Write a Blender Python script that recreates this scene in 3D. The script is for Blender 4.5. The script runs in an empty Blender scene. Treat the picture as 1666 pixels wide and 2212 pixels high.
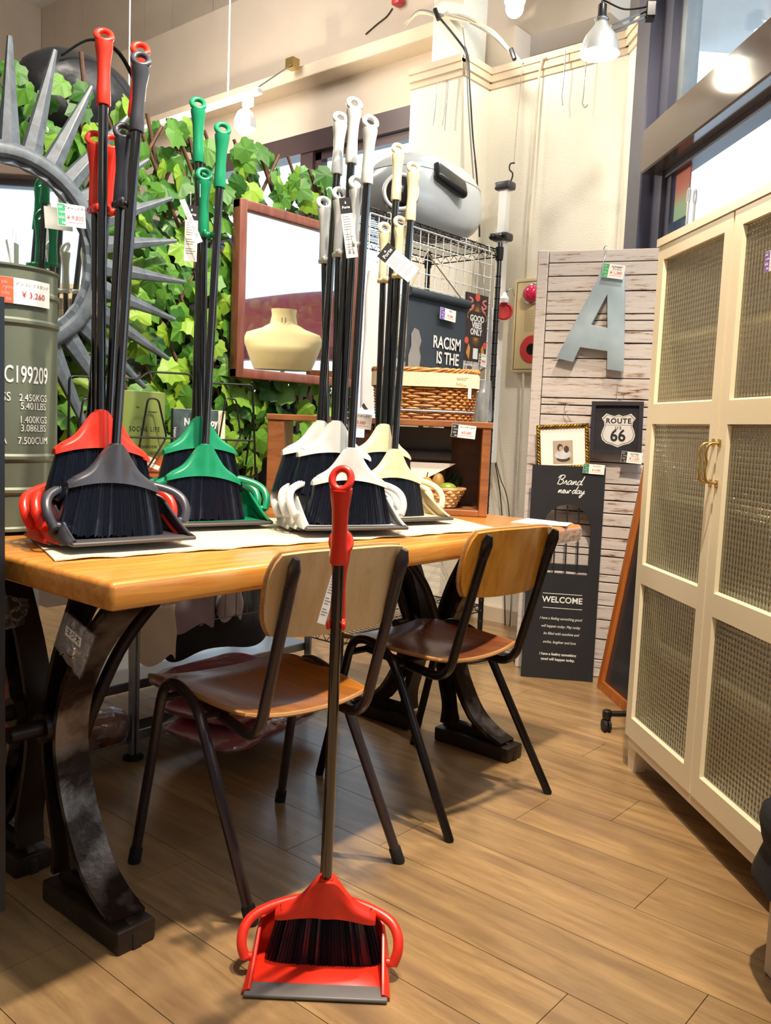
import bpy, bmesh, math, random
from math import sin, cos, pi, radians, atan2, sqrt, exp
from mathutils import Vector, Matrix, noise
random.seed(11)
scene = bpy.context.scene
COL = scene.collection

# ------------------------------------------------------------------ camera
FPX, CX, CY, ROLL, PITCH, AX, CAMH = 1870.0, 833.0, 1106.0, 0.0412, 0.0978, 0.7025, 1.0
_F = Vector((cos(AX), sin(AX), 0)); _R = Vector((sin(AX), -cos(AX), 0)); _Z = Vector((0, 0, 1))
_fw = _F * cos(PITCH) - _Z * sin(PITCH); _up = _F * sin(PITCH) + _Z * cos(PITCH)
_cx = _R * cos(ROLL) + _up * sin(ROLL); _cy = -_R * sin(ROLL) + _up * cos(ROLL)
CAM = Vector((0, 0, CAMH))
cam_data = bpy.data.cameras.new('camera'); cam = bpy.data.objects.new('camera', cam_data); COL.objects.link(cam)
cam.matrix_world = Matrix(((_cx.x, _cy.x, -_fw.x, 0), (_cx.y, _cy.y, -_fw.y, 0), (_cx.z, _cy.z, -_fw.z, CAMH), (0, 0, 0, 1)))
cam_data.sensor_fit = 'HORIZONTAL'; cam_data.sensor_width = 36; cam_data.lens = 36 * FPX / 1666
cam_data.clip_start = 0.02
scene.camera = cam
scene.view_settings.view_transform = 'Standard'; scene.view_settings.look = 'None'
scene.view_settings.gamma = 1; scene.view_settings.use_curve_mapping = False
scene.view_settings.exposure = 0.78

def ray(px, py):
    return _fw + _cx * ((px - CX) / FPX) - _cy * ((py - CY) / FPX)
def at_z(px, py, z):
    d = ray(px, py); return CAM + d * ((z - CAMH) / d.z)
def at_x(px, py, x):
    d = ray(px, py); return CAM + d * (x / d.x)
def at_y(px, py, y):
    d = ray(px, py); return CAM + d * (y / d.y)
def at_p(px, py, p, n):
    d = ray(px, py); return CAM + d * ((Vector(p) - CAM).dot(Vector(n)) / d.dot(Vector(n)))
def project(P):
    v = Vector(P) - CAM; z = v.dot(_fw)
    return CX + FPX * v.dot(_cx) / z, CY - FPX * v.dot(_cy) / z

# ------------------------------------------------------------------ world and main lights
world = bpy.data.worlds.new('world'); scene.world = world; world.use_nodes = True
bg = world.node_tree.nodes['Background']; bg.inputs[0].default_value = (0.80, 0.90, 1.0, 1); bg.inputs[1].default_value = 1.35

def lamp(kind, name, loc, target, energy, color, size=0.1, spot=None, blend=0.4):
    d = bpy.data.lights.new(name, kind); o = bpy.data.objects.new(name, d); COL.objects.link(o)
    o.location = loc
    o.rotation_euler = (Vector(target) - Vector(loc)).to_track_quat('-Z', 'Y').to_euler()
    d.energy = energy; d.color = color
    if kind == 'AREA': d.size = size
    else: d.shadow_soft_size = size
    if spot: d.spot_size = radians(spot); d.spot_blend = blend
    return o
WARM = (1.0, 0.84, 0.64)
lamp('SPOT', 'ceiling_spot_light', (1.30, 0.55, 3.3), (1.35, 0.75, 0), 270, WARM, 0.04, 110, 0.5)
lamp('SPOT', 'ceiling_spot_light', (2.55, 0.85, 3.3), (2.7, 1.6, 0.6), 85, (1, .90, .77), 0.07, 120, 0.6)
lamp('SPOT', 'ceiling_spot_light', (0.9, 0.62, 3.3), (1.35, 2.0, 1.2), 145, (1, 0.93, 0.83), 0.06, 75, 0.7)
lamp('AREA', 'fill_area_light', (2.2, 4.2, 3.75), (4.3, 4.3, 3.1), 24, (1, 0.94, 0.86), 0.9)  # added fill, no fixture: brightens the upper left wall
lamp('AREA', 'fill_area_light', (-0.6, -0.6, 3.6), (1.8, 1.8, 0.8), 8, (1, 0.93, 0.84), 1.6)  # weak unseen fill added behind the camera, not a ceiling fixture

# ------------------------------------------------------------------ mesh helpers
def hexc(h):
    h = h.lstrip('#'); c = [int(h[i:i + 2], 16) / 255 for i in (0, 2, 4)]
    return tuple((x / 12.92 if x <= 0.04045 else ((x + 0.055) / 1.055) ** 2.4) for x in c) + (1,)

def basis(x, y, z, o=(0, 0, 0)):
    x, y, z, o = Vector(x), Vector(y), Vector(z), Vector(o)
    return Matrix(((x.x, y.x, z.x, o.x), (x.y, y.y, z.y, o.y), (x.z, y.z, z.z, o.z), (0, 0, 0, 1)))
def frame_at(o, right, up):
    """local x = right, local y = up, local z = towards the viewer of that plane"""
    r = Vector(right).normalized(); u = Vector(up); n = r.cross(u).normalized(); u = n.cross(r)
    return basis(r, u, n, o)
def rotz(a): return Matrix.Rotation(a, 4, 'Z')
def T(x, y, z): return Matrix.Translation((x, y, z))

class MB:
    def __init__(s): s.v = []; s.f = []
    def add(s, vs, fs, M=None):
        o = len(s.v)
        s.v += [tuple(M @ Vector(p)) if M is not None else tuple(p) for p in vs]
        s.f += [tuple(i + o for i in f) for f in fs]; return s
    def box(s, x0, x1, y0, y1, z0, z1, M=None):
        return s.add([(x0, y0, z0), (x1, y0, z0), (x1, y1, z0), (x0, y1, z0), (x0, y0, z1), (x1, y0, z1), (x1, y1, z1), (x0, y1, z1)],
                     [(3, 2, 1, 0), (4, 5, 6, 7), (0, 1, 5, 4), (1, 2, 6, 5), (2, 3, 7, 6), (3, 0, 4, 7)], M)
    def rbox(s, x0, x1, y0, y1, z0, z1, r=0.01, seg=2, M=None):
        bm = bmesh.new(); bmesh.ops.create_cube(bm, size=1)
        for v in bm.verts: v.co = Vector((x0 + (v.co.x + .5) * (x1 - x0), y0 + (v.co.y + .5) * (y1 - y0), z0 + (v.co.z + .5) * (z1 - z0)))
        bmesh.ops.bevel(bm, geom=bm.edges[:], offset=r, segments=seg, profile=0.5, affect='EDGES')
        bm.verts.index_update(); s.add([v.co.copy() for v in bm.verts], [[v.index for v in f.verts] for f in bm.faces], M); bm.free(); return s
    def tube(s, pts, r, n=8, closed=False, caps=True, M=None, flat=1.0):
        pts = [Vector(p) for p in pts]; m = len(pts); rs = r if isinstance(r, (list, tuple)) else [r] * m
        vs = []; fs = []; prev = None
        for i, p in enumerate(pts):
            if closed: t = pts[(i + 1) % m] - pts[i - 1]
            else: t = pts[min(i + 1, m - 1)] - pts[max(i - 1, 0)]
            t = t.normalized() if t.length > 1e-9 else Vector((0, 0, 1))
            if prev is None:
                a = Vector((0, 0, 1)) if abs(t.z) < 0.9 else Vector((1, 0, 0)); nn = t.cross(a).normalized()
            else:
                nn = (prev - t * prev.dot(t)); nn = nn.normalized() if nn.length > 1e-6 else t.orthogonal().normalized()
            b = t.cross(nn); prev = nn
            for k in range(n):
                a = 2 * pi * k / n; vs.append(p + nn * (cos(a) * rs[i]) + b * (sin(a) * rs[i] * flat))
        for i in range(m if closed else m - 1):
            j = (i + 1) % m
            for k in range(n):
                k2 = (k + 1) % n; fs.append((i * n + k, i * n + k2, j * n + k2, j * n + k))
        if caps and not closed:
            fs.append(tuple(range(n - 1, -1, -1))); fs.append(tuple((m - 1) * n + k for k in range(n)))
        return s.add(vs, fs, M)
    def prism(s, poly, d0, d1, M=None):
        n = len(poly)
        vs = [(p[0], p[1], d0) for p in poly] + [(p[0], p[1], d1) for p in poly]
        fs = [tuple(range(n - 1, -1, -1)), tuple(range(n, 2 * n))] + [(i, (i + 1) % n, n + (i + 1) % n, n + i) for i in range(n)]
        return s.add(vs, fs, M)
    def lathe(s, prof, n=16, M=None, cap=True):
        vs = []; fs = []
        for r, z in prof:
            for k in range(n): a = 2 * pi * k / n; vs.append((r * cos(a), r * sin(a), z))
        for i in range(len(prof) - 1):
            for k in range(n):
                k2 = (k + 1) % n; fs.append((i * n + k, i * n + k2, (i + 1) * n + k2, (i + 1) * n + k))
        if cap: fs.append(tuple(range(n - 1, -1, -1))); fs.append(tuple((len(prof) - 1) * n + k for k in range(n)))
        return s.add(vs, fs, M)
    def torus(s, R, r, n=20, m=8, M=None, sy=1.0, a0=0, a1=2 * pi):
        full = abs(a1 - a0 - 2 * pi) < 1e-6
        k = n if full else n + 1
        pts = [(R * cos(a0 + (a1 - a0) * i / n), R * sy * sin(a0 + (a1 - a0) * i / n), 0) for i in range(k)]
        return s.tube(pts, r, m, closed=full, M=M)
    def grid(s, fn, nu, nv, thick=0.0, M=None, closed_u=False):
        """fn(u,v)->point; thick offsets a second skin along the normal"""
        pts = [[Vector(fn(i / nu, j / nv)) for j in range(nv + 1)] for i in range(nu + 1)]
        vs = [p for row in pts for p in row]; w = nv + 1
        fs = [(i * w + j, (i + 1) * w + j, (i + 1) * w + j + 1, i * w + j + 1) for i in range(nu) for j in range(nv)]
        if thick:
            nrm = []
            for i in range(nu + 1):
                for j in range(nv + 1):
                    a = pts[min(i + 1, nu)][j] - pts[max(i - 1, 0)][j]; b = pts[i][min(j + 1, nv)] - pts[i][max(j - 1, 0)]
                    c = a.cross(b); nrm.append(c.normalized() if c.length > 1e-12 else Vector((0, 0, 1)))
            N = len(vs); vs = vs + [vs[k] - nrm[k] * thick for k in range(N)]
            fs = fs + [tuple(N + q for q in reversed(f)) for f in fs]
            for i in range(nu):
                fs.append((i * w, N + i * w, N + (i + 1) * w, (i + 1) * w)); a = i * w + nv; b = (i + 1) * w + nv; fs.append((a, b, N + b, N + a))
            for j in range(nv):
                fs.append((j, j + 1, N + j + 1, N + j)); a = nu * w + j; fs.append((a, N + a, N + a + 1, a + 1))
        return s.add(vs, fs, M)
    def sphere(s, c, r, n=12, m=8, sc=(1, 1, 1), M=None):
        vs = []; fs = []
        for i in range(m + 1):
            th = pi * i / m
            for k in range(n):
                a = 2 * pi * k / n; vs.append((c[0] + r * sc[0] * sin(th) * cos(a), c[1] + r * sc[1] * sin(th) * sin(a), c[2] + r * sc[2] * cos(th)))
        for i in range(m):
            for k in range(n):
                k2 = (k + 1) % n; fs.append((i * n + k, (i + 1) * n + k, (i + 1) * n + k2, i * n + k2))
        return s.add(vs, fs, M)
    def build(s, name, mat, parent=None, smooth=None, world_space=True):
        me = bpy.data.meshes.new(name); me.from_pydata([tuple(p) for p in s.v], [], s.f); me.update()
        return link(name, me, mat, parent, smooth, world_space)

def link(name, me, mat, parent=None, smooth=None, world_space=True):
    o = bpy.data.objects.new(name, me); COL.objects.link(o)
    if mat is not None and not me.materials: me.materials.append(mat)
    if smooth is not None:
        bm = bmesh.new(); bm.from_mesh(me)
        bmesh.ops.remove_doubles(bm, verts=bm.verts, dist=1e-6); bmesh.ops.recalc_face_normals(bm, faces=bm.faces)
        for f in bm.faces: f.smooth = True
        for e in bm.edges:
            if len(e.link_faces) == 2: e.smooth = e.calc_face_angle(0) < radians(smooth)
        bm.to_mesh(me); bm.free()
    if parent is not None:
        o.parent = parent
        if world_space and parent.parent is None: o.matrix_parent_inverse = parent.matrix_basis.inverted()
    return o

def thing(name, label, cat, loc=(0, 0, 0), group=None, M=None, kind=None):
    o = bpy.data.objects.new(name, None); COL.objects.link(o); o.empty_display_size = 0.05
    if M is not None: o.matrix_basis = M
    else: o.location = loc
    if M is None: o.matrix_basis = Matrix.Translation(loc)
    return tag(o, label, cat, group, kind)
def tag(o, label, cat, group=None, kind=None):
    if kind: o['kind'] = kind
    if kind != 'structure': o['category'] = cat
    o['label'] = label
    if group: o['group'] = group
    return o
def struct(o, label=None):
    o['kind'] = 'structure'
    if label: o['label'] = label
    return o

def spline_mesh(polys, extrude, bevel=0.0):
    """filled outline(s) with holes -> list of verts, faces; lies in local xy, thickness +-extrude"""
    cu = bpy.data.curves.new('outline', 'CURVE'); cu.dimensions = '2D'; cu.fill_mode = 'BOTH'; cu.extrude = extrude; cu.bevel_depth = bevel; cu.bevel_resolution = 1
    for p in polys:
        sp = cu.splines.new('POLY'); sp.points.add(len(p) - 1); sp.use_cyclic_u = True
        for q, c in zip(sp.points, p): q.co = (c[0], c[1], 0, 1)
    o = bpy.data.objects.new('outline', cu); me = o.to_mesh()
    vs = [v.co.copy() for v in me.vertices]; fs = [tuple(f.vertices) for f in me.polygons]
    o.to_mesh_clear(); bpy.data.objects.remove(o); bpy.data.curves.remove(cu)
    return vs, fs
def text_mesh(body, size, extrude=0.0003, shear=0.0, align='CENTER', sx=1.0, bold=0.0, spacing=1.0):
    cu = bpy.data.curves.new('txt', 'FONT'); cu.body = body; cu.size = size; cu.extrude = extrude; cu.shear = shear
    cu.align_x = align; cu.align_y = 'CENTER'; cu.resolution_u = 3; cu.offset = bold; cu.space_character = spacing
    o = bpy.data.objects.new('txt', cu); me = o.to_mesh()
    vs = [Vector((v.co.x * sx, v.co.y, v.co.z)) for v in me.vertices]; fs = [tuple(f.vertices) for f in me.polygons]
    o.to_mesh_clear(); bpy.data.objects.remove(o); bpy.data.curves.remove(cu)
    return vs, fs
def lettering(items, mat, parent, M, name='lettering'):
    """items: (text, x, y, size, kwargs); one printed mesh lying on a plane"""
    mb = MB()
    for it in items:
        t, x, y, sz = it[:4]; kw = dict(it[4]) if len(it) > 4 else {}
        rot = kw.pop('rot', 0); vs, fs = text_mesh(t, sz, **kw)
        mb.add(vs, fs, M @ T(x, y, 0.0004) @ rotz(rot))
    return mb.build(name, mat, parent)
def smooth_path(pts, n=6):
    pts = [Vector(p) for p in pts]; out = []
    for i in range(len(pts) - 1):
        p0, p1, p2, p3 = pts[max(i - 1, 0)], pts[i], pts[i + 1], pts[min(i + 2, len(pts) - 1)]
        for k in range(n):
            t = k / n; out.append(0.5 * ((2 * p1) + (p2 - p0) * t + (2 * p0 - 5 * p1 + 4 * p2 - p3) * t * t + (3 * p1 - p0 - 3 * p2 + p3) * t ** 3))
    out.append(pts[-1]); return out
def bend_path(pts, r, n=5):
    """polyline with rounded corners of radius r"""
    pts = [Vector(p) for p in pts]; out = [pts[0]]
    for i in range(1, len(pts) - 1):
        a, b, c = pts[i - 1], pts[i], pts[i + 1]; d1 = (a - b); d2 = (c - b)
        k = min(r, d1.length * .49, d2.length * .49); s = b + d1.normalized() * k; e = b + d2.normalized() * k
        for j in range(n + 1):
            t = j / n; out.append(s * (1 - t) ** 2 + b * 2 * t * (1 - t) + e * t * t)
    out.append(pts[-1]); return out

# ------------------------------------------------------------------ materials
def newmat(name):
    m = bpy.data.materials.new(name); m.use_nodes = True; nt = m.node_tree
    return m, nt, nt.nodes['Principled BSDF']
def coords(nt, mode, scale):
    mp = nt.nodes.new('ShaderNodeMapping'); mp.inputs['Scale'].default_value = scale
    if mode == 'world': g = nt.nodes.new('ShaderNodeNewGeometry'); nt.links.new(g.outputs['Position'], mp.inputs['Vector'])
    else: g = nt.nodes.new('ShaderNodeTexCoord'); nt.links.new(g.outputs['Object'], mp.inputs['Vector'])
    return mp
def mat(name, h, rough=0.5, metal=0.0, var=0.12, scale=12, bump=0.0, bscale=60, spec=0.5, h2=None, coat=0.0, stretch=(1, 1, 1), lo=0.35, hi=0.65, mode='object', sheen=0.0):
    m, nt, b = newmat(name); c = hexc(h)
    b.inputs['Roughness'].default_value = rough; b.inputs['Metallic'].default_value = metal
    b.inputs['Specular IOR Level'].default_value = spec; b.inputs['Coat Weight'].default_value = coat
    b.inputs['Sheen Weight'].default_value = sheen
    mp = coords(nt, mode, stretch)
    n = nt.nodes.new('ShaderNodeTexNoise'); n.inputs['Scale'].default_value = scale; n.inputs['Detail'].default_value = 5
    nt.links.new(mp.outputs[0], n.inputs['Vector'])
    r = nt.nodes.new('ShaderNodeValToRGB'); nt.links.new(n.outputs['Fac'], r.inputs[0])
    c2 = hexc(h2) if h2 else tuple(x * (1 - var) for x in c[:3]) + (1,)
    r.color_ramp.elements[0].color = c2; r.color_ramp.elements[0].position = lo
    r.color_ramp.elements[1].color = c; r.color_ramp.elements[1].position = hi
    nt.links.new(r.outputs[0], b.inputs['Base Color'])
    if bump:
        n2 = nt.nodes.new('ShaderNodeTexNoise'); n2.inputs['Scale'].default_value = bscale; n2.inputs['Detail'].default_value = 4
        nt.links.new(mp.outputs[0], n2.inputs['Vector'])
        bp = nt.nodes.new('ShaderNodeBump'); bp.inputs['Strength'].default_value = bump; bp.inputs['Distance'].default_value = 0.004
        nt.links.new(n2.outputs['Fac'], bp.inputs['Height']); nt.links.new(bp.outputs[0], b.inputs['Normal'])
    return m
def wood(name, c1, c2, grain=(40, 2.5, 40), rough=0.35, mode='object', rnd=0.0, coat=0.0, bump=0.15, h3=None, sc=1.0):
    m, nt, b = newmat(name)
    mp = coords(nt, mode, grain)
    n = nt.nodes.new('ShaderNodeTexNoise'); n.inputs['Scale'].default_value = sc; n.inputs['Detail'].default_value = 8; n.inputs['Roughness'].default_value = 0.65; n.inputs['Distortion'].default_value = 0.6
    nt.links.new(mp.outputs[0], n.inputs['Vector'])
    r = nt.nodes.new('ShaderNodeValToRGB'); nt.links.new(n.outputs['Fac'], r.inputs[0])
    r.color_ramp.elements[0].color = hexc(c1); r.color_ramp.elements[0].position = 0.3
    r.color_ramp.elements[1].color = hexc(c2); r.color_ramp.elements[1].position = 0.68
    out = r.outputs[0]
    if h3:
        n3 = nt.nodes.new('ShaderNodeTexNoise'); n3.inputs['Scale'].default_value = 0.35 * sc; n3.inputs['Detail'].default_value = 3
        nt.links.new(mp.outputs[0], n3.inputs['Vector'])
        r3 = nt.nodes.new('ShaderNodeValToRGB'); r3.color_ramp.elements[0].position = .5; r3.color_ramp.elements[1].position = .72
        nt.links.new(n3.outputs['Fac'], r3.inputs[0])
        mx = nt.nodes.new('ShaderNodeMixRGB'); mx.inputs[2].default_value = hexc(h3); nt.links.new(r3.outputs[0], mx.inputs[0]); nt.links.new(out, mx.inputs[1]); out = mx.outputs[0]
    if rnd:
        oi = nt.nodes.new('ShaderNodeObjectInfo'); mr = nt.nodes.new('ShaderNodeMapRange'); nt.links.new(oi.outputs['Random'], mr.inputs[0])
        mr.inputs[3].default_value = 1 - rnd; mr.inputs[4].default_value = 1 + rnd
        hs = nt.nodes.new('ShaderNodeHueSaturation'); nt.links.new(mr.outputs[0], hs.inputs['Value']); nt.links.new(out, hs.inputs['Color']); out = hs.outputs[0]
    nt.links.new(out, b.inputs['Base Color'])
    b.inputs['Roughness'].default_value = rough; b.inputs['Coat Weight'].default_value = coat; b.inputs['Coat Roughness'].default_value = 0.15
    bp = nt.nodes.new('ShaderNodeBump'); bp.inputs['Strength'].default_value = bump; bp.inputs['Distance'].default_value = 0.003
    nt.links.new(n.outputs['Fac'], bp.inputs['Height']); nt.links.new(bp.outputs[0], b.inputs['Normal'])
    return m
def emis(name, color, strength):
    m, nt, b = newmat(name); b.inputs['Base Color'].default_value = (1, 1, 1, 1)
    b.inputs['Emission Color'].default_value = color + (1,); b.inputs['Emission Strength'].default_value = strength
    return m
def glassy(name, tint='#ffffff', clear=0.75, gloss=0.12, rough=0.05, bump=0.0, bscale=30):
    m, nt, b = newmat(name); nt.nodes.remove(b); out = nt.nodes['Material Output']
    tr = nt.nodes.new('ShaderNodeBsdfTransparent'); tr.inputs[0].default_value = hexc(tint)
    gl = nt.nodes.new('ShaderNodeBsdfGlossy'); gl.inputs['Roughness'].default_value = rough
    df = nt.nodes.new('ShaderNodeBsdfDiffuse'); df.inputs[0].default_value = hexc(tint)
    m1 = nt.nodes.new('ShaderNodeMixShader'); m1.inputs[0].default_value = gloss; nt.links.new(df.outputs[0], m1.inputs[1]); nt.links.new(gl.outputs[0], m1.inputs[2])
    m2 = nt.nodes.new('ShaderNodeMixShader'); m2.inputs[0].default_value = 1 - clear; nt.links.new(tr.outputs[0], m2.inputs[1]); nt.links.new(m1.outputs[0], m2.inputs[2])
    nt.links.new(m2.outputs[0], out.inputs[0])
    if bump:
        tc = nt.nodes.new('ShaderNodeTexCoord'); n2 = nt.nodes.new('ShaderNodeTexNoise'); n2.inputs['Scale'].default_value = bscale; nt.links.new(tc.outputs['Object'], n2.inputs['Vector'])
        bp = nt.nodes.new('ShaderNodeBump'); bp.inputs['Strength'].default_value = bump; bp.inputs['Distance'].default_value = 0.01
        nt.links.new(n2.outputs['Fac'], bp.inputs['Height']); nt.links.new(bp.outputs[0], gl.inputs['Normal']); nt.links.new(bp.outputs[0], df.inputs['Normal'])
    return m

MT = {}
MT['wall'] = mat('cream_plaster', '#efe9da', 0.8, var=0.05, scale=4, bump=0.5, bscale=140)
MT['beige'] = mat('beige_upper_wall', '#d2c3b2', 0.85, var=0.06, scale=3, bump=0.15, bscale=80)
MT['beige2'] = mat('pale_beige_beam', '#d6c4ac', 0.8, var=0.10, scale=2.5, bump=0.1)
MT['ceil'] = mat('white_ceiling', '#ece8e2', 0.9, var=0.03)
MT['navy'] = mat('dark_steel_frame', '#4a4a5c', 0.35, var=0.15, scale=5)
MT['brownframe'] = mat('brown_window_frame', '#4b3c3e', 0.3, var=0.12, scale=5)
MT['transom'] = mat('brown_grey_transom', '#564b48', 0.13, var=0.08, scale=3)
MT['plank'] = wood('floor_plank_wood', '#806341', '#a9885d', (34, 4.0, 34), 0.34, 'world', 0.09, 0.3, 0.12, '#7a5e43')
MT['seam'] = mat('floor_seam', '#3a2b1e', 0.8)
MT['oak'] = wood('honey_oak', '#b9702a', '#dc9a48', (3.0, 45, 45), 0.22, 'object', 0, 0.35, 0.1)
MT['iron'] = mat('cast_iron', '#33271f', 0.42, 0.35, var=0.4, scale=7, bump=0.35, bscale=45, h2='#1e1712')
MT['ironworn'] = mat('worn_bare_iron', '#8f877e', 0.36, 0.6, scale=8, bump=0.6, bscale=60, h2='#35271d', lo=.46, hi=.62)
MT['black'] = mat('black_plastic', '#121214', 0.35, var=0.1)
MT['blackgloss'] = mat('black_gloss_tube', '#0e0e12', 0.12, var=0.1, spec=.8, coat=.8)
MT['blackwire'] = mat('black_wire', '#1c1c1f', 0.4, 0.3, var=0.1)
MT['whitewire'] = mat('white_wire', '#e6e8ea', 0.35, var=0.05)
MT['bristle'] = mat('black_bristle', '#0c0d12', 0.3, var=0.5, scale=30, stretch=(14, 14, 0.6), h2='#171d2a', lo=.45, hi=.75)
MT['red'] = mat('red_plastic', '#e0301c', 0.32, var=0.06, scale=6)
MT['green'] = mat('green_plastic', '#12875c', 0.3, var=0.06, scale=6)
MT['grey'] = mat('pale_grey_plastic', '#c9cbc8', 0.35, var=0.05, scale=6)
MT['ivory'] = mat('ivory_plastic', '#dccba6', 0.38, var=0.05, scale=6)
MT['char'] = mat('charcoal_plastic', '#3d3d44', 0.32, var=0.08, scale=6)
MT['lip'] = mat('grey_rubber_lip', '#6d6866', 0.45, var=0.08)
MT['lipdark'] = mat('dark_rubber_lip', '#4a4442', 0.45, var=0.08)
MT['cloth'] = mat('cream_runner_cloth', '#e7d6b4', 0.95, var=0.05, scale=20, bump=0.5, bscale=350, sheen=0.3)
MT['beech'] = wood('beech_ply', '#c39a67', '#d3ad7b', (60, 60, 4), 0.4, 'object', 0, 0.15, 0.05)
MT['plyedge'] = wood('ply_edge', '#8f6438', '#b98a55', (4, 4, 200), 0.5)
MT['seatwood'] = wood('brown_seat_ply', '#7e4717', '#a8681f', (50, 4, 50), 0.28, 'object', 0, 0.3, 0.05)
MT['amber'] = wood('amber_ply', '#b06f1c', '#cf8f34', (50, 50, 4), 0.2, 'object', 0, 0.5, 0.04)
MT['redseat'] = wood('reddish_seat_ply', '#6b3a22', '#8e5230', (50, 4, 50), 0.22, 'object', 0, 0.5, 0.05)
MT['gunmetal'] = mat('grey_brown_tube', '#4b4448', 0.25, 0.6, var=0.15, scale=8)
MT['darktube'] = mat('dark_tube', '#1d1a1b', 0.2, 0.4, var=0.15, scale=8)
MT['rubber'] = mat('black_rubber', '#141314', 0.7)
MT['chrome'] = mat('chrome', '#c8ccd2', 0.15, 1.0, var=0.05)
MT['steel'] = mat('galvanised_steel', '#9aa0a6', 0.35, 0.8, var=0.15, scale=10)
MT['brass'] = mat('pale_brass', '#c2a86a', 0.25, 0.9, var=0.08)
MT['cabwhite'] = mat('cream_white_paint', '#eee0bf', 0.35, var=0.03, scale=3)
MT['cabin'] = mat('cabinet_inside', '#c9bea0', 0.6, var=0.05)
MT['white'] = mat('white_plastic', '#f1f1ef', 0.4, var=0.03)
MT['paper'] = mat('white_paper', '#f4f0e8', 0.8, var=0.02)
MT['ink'] = mat('black_ink', '#17171a', 0.7)
MT['redink'] = mat('red_ink', '#d2323a', 0.7)
MT['whiteink'] = mat('white_ink', '#e9e7e2', 0.7)
MT['greyink'] = mat('grey_ink', '#8b8884', 0.7)
MT['mirror'] = mat('mirror_glass', '#eef2f2', 0.02, 1.0, var=0.0)
MT['clear'] = glassy('clear_plastic', '#f4f6fa', 0.72, 0.75, 0.12, 0.9, 24)
MT['pane'] = glassy('window_glass', '#f4fbff', 0.93, 0.9, 0.02)

# ================================================================== SETTING
MT['subfloor'] = mat('floor_under_planks', '#4a3726', 0.8)
ROOM = [(-2.6, -3.3), (-1.37, -3.3), (3.9, 1.97), (4.7, 2.0), (4.7, 8.6), (-2.6, 8.6)]
fl = MB().prism(ROOM, -0.08, -0.004).build('floor', MT['subfloor']); struct(fl, 'tan wood plank floor')
unit = MB().box(0, 1, 0, 1, -0.0038, 0); unit_me = None
PW = 0.177; fixed = {2: 1.412, 3: 1.272, 5: 1.115, 6: 0.931, -2: 1.445}
for k in range(-4, 18):
    x0 = 1.0 + k * PW; y = fixed.get(k, random.uniform(0.2, 1.0)); L = 0.93
    while y > 0.15: y -= L
    while y < 3.95:
        if unit_me is None:
            o = unit.build('plank', MT['plank'], fl); unit_me = o.data
        else:
            o = link('plank', unit_me, None, fl)
        o.location = (x0 + 0.0008, y + 0.0008, 0); o.scale = (PW - 0.0016, L - 0.0016, 1); y += L

# --- back wall with the dark framed window (its plane is x = 3.95), beams and upper wall
ZM = at_x(1007.5, 124, 3.62).z                      # top of the moulded dwarf walls
zw1 = at_x(885, 236, 3.95).z; yw0, yw1 = 3.0, 5.3; zw0 = 0.85
wb = MB(); wb.box(3.95, 4.10, yw0 - .4, 8.5, 0, zw0); wb.box(3.95, 4.10, yw0 - .4, 8.5, zw1, at_x(934, 77, 3.80).z)
wb.box(3.95, 4.10, yw1, 8.5, zw0, zw1)
wall_back = wb.build('wall_back', MT['beige']); struct(wall_back, 'beige wall above the dark framed window')
win1 = struct(thing('window_1', 'dark brown framed window behind the leafy trellis', 'window', (3.95, 4.1, zw0), kind='structure'))
f = MB(); f.box(3.90, 4.02, yw0, yw1, zw1 - 0.12, zw1); f.box(3.90, 4.02, yw0, yw1, zw0, zw0 + .08)
ym = at_x(665, 380, 3.92).y
f.box(3.91, 4.02, ym - .05, ym + .06, zw0, zw1 - .12); f.box(3.91, 4.02, yw1 - .07, yw1, zw0, zw1)
f.build('window_frame', MT['brownframe'], win1)
f = MB(); f.box(3.935, 3.99, yw0, ym, zw1 - .17, zw1 - .125); f.box(3.935, 3.99, ym - .1, ym - .05, zw0 + .08, zw1 - .125); f.build('sash', MT['brownframe'], win1)
for a, b_ in ((yw0, ym - .05), (ym + .06, yw1 - .07)):
    MB().box(3.965, 3.972, a, b_, zw0 + .08, zw1 - .12).build('pane', MT['pane'], win1)
zb0 = at_x(934, 77, 3.80).z; zb1 = at_x(937, 44, 3.80).z
struct(MB().rbox(3.80, 4.15, at_x(934, 60, 3.8).y - .02, 8.5, zb0, zb1, .008).build('trim_1', MT['beige2']), 'pale beam running above the window')
zs = at_x(425, 40, 4.2).z
struct(MB().box(4.2, 4.42, 2.2, 8.5, zb0 + .05, zs).build('wall_upper', MT['beige']), 'smooth beige upper wall slab')
ZC = at_x(70, 20, 4.45).z
wu = struct(MB().box(4.55, 4.65, 1.95, 2.95, ZM - .9, ZC + .05).box(4.55, 4.65, 2.95, 8.5, zb1 + .05, ZC + .05).build('wall_top', MT['beige']), 'tall beige panelled wall under the ceiling')
ys = [8.5] + [at_x(x, 60, 4.5).y for x in (69, 118, 178, 283, 312, 372)] + [at_x(460, 30, 4.5).y, 2.6]
for a, b_ in zip(ys[:-1], ys[1:]):
    MB().box(4.5, 4.549, b_ + .004, a - .004, zs - .15, ZC).build('panel', MT['beige'], wu)
struct(MB().prism(ROOM, ZC, ZC + .1).build('ceiling', MT['ceil']), 'white ceiling')

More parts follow.
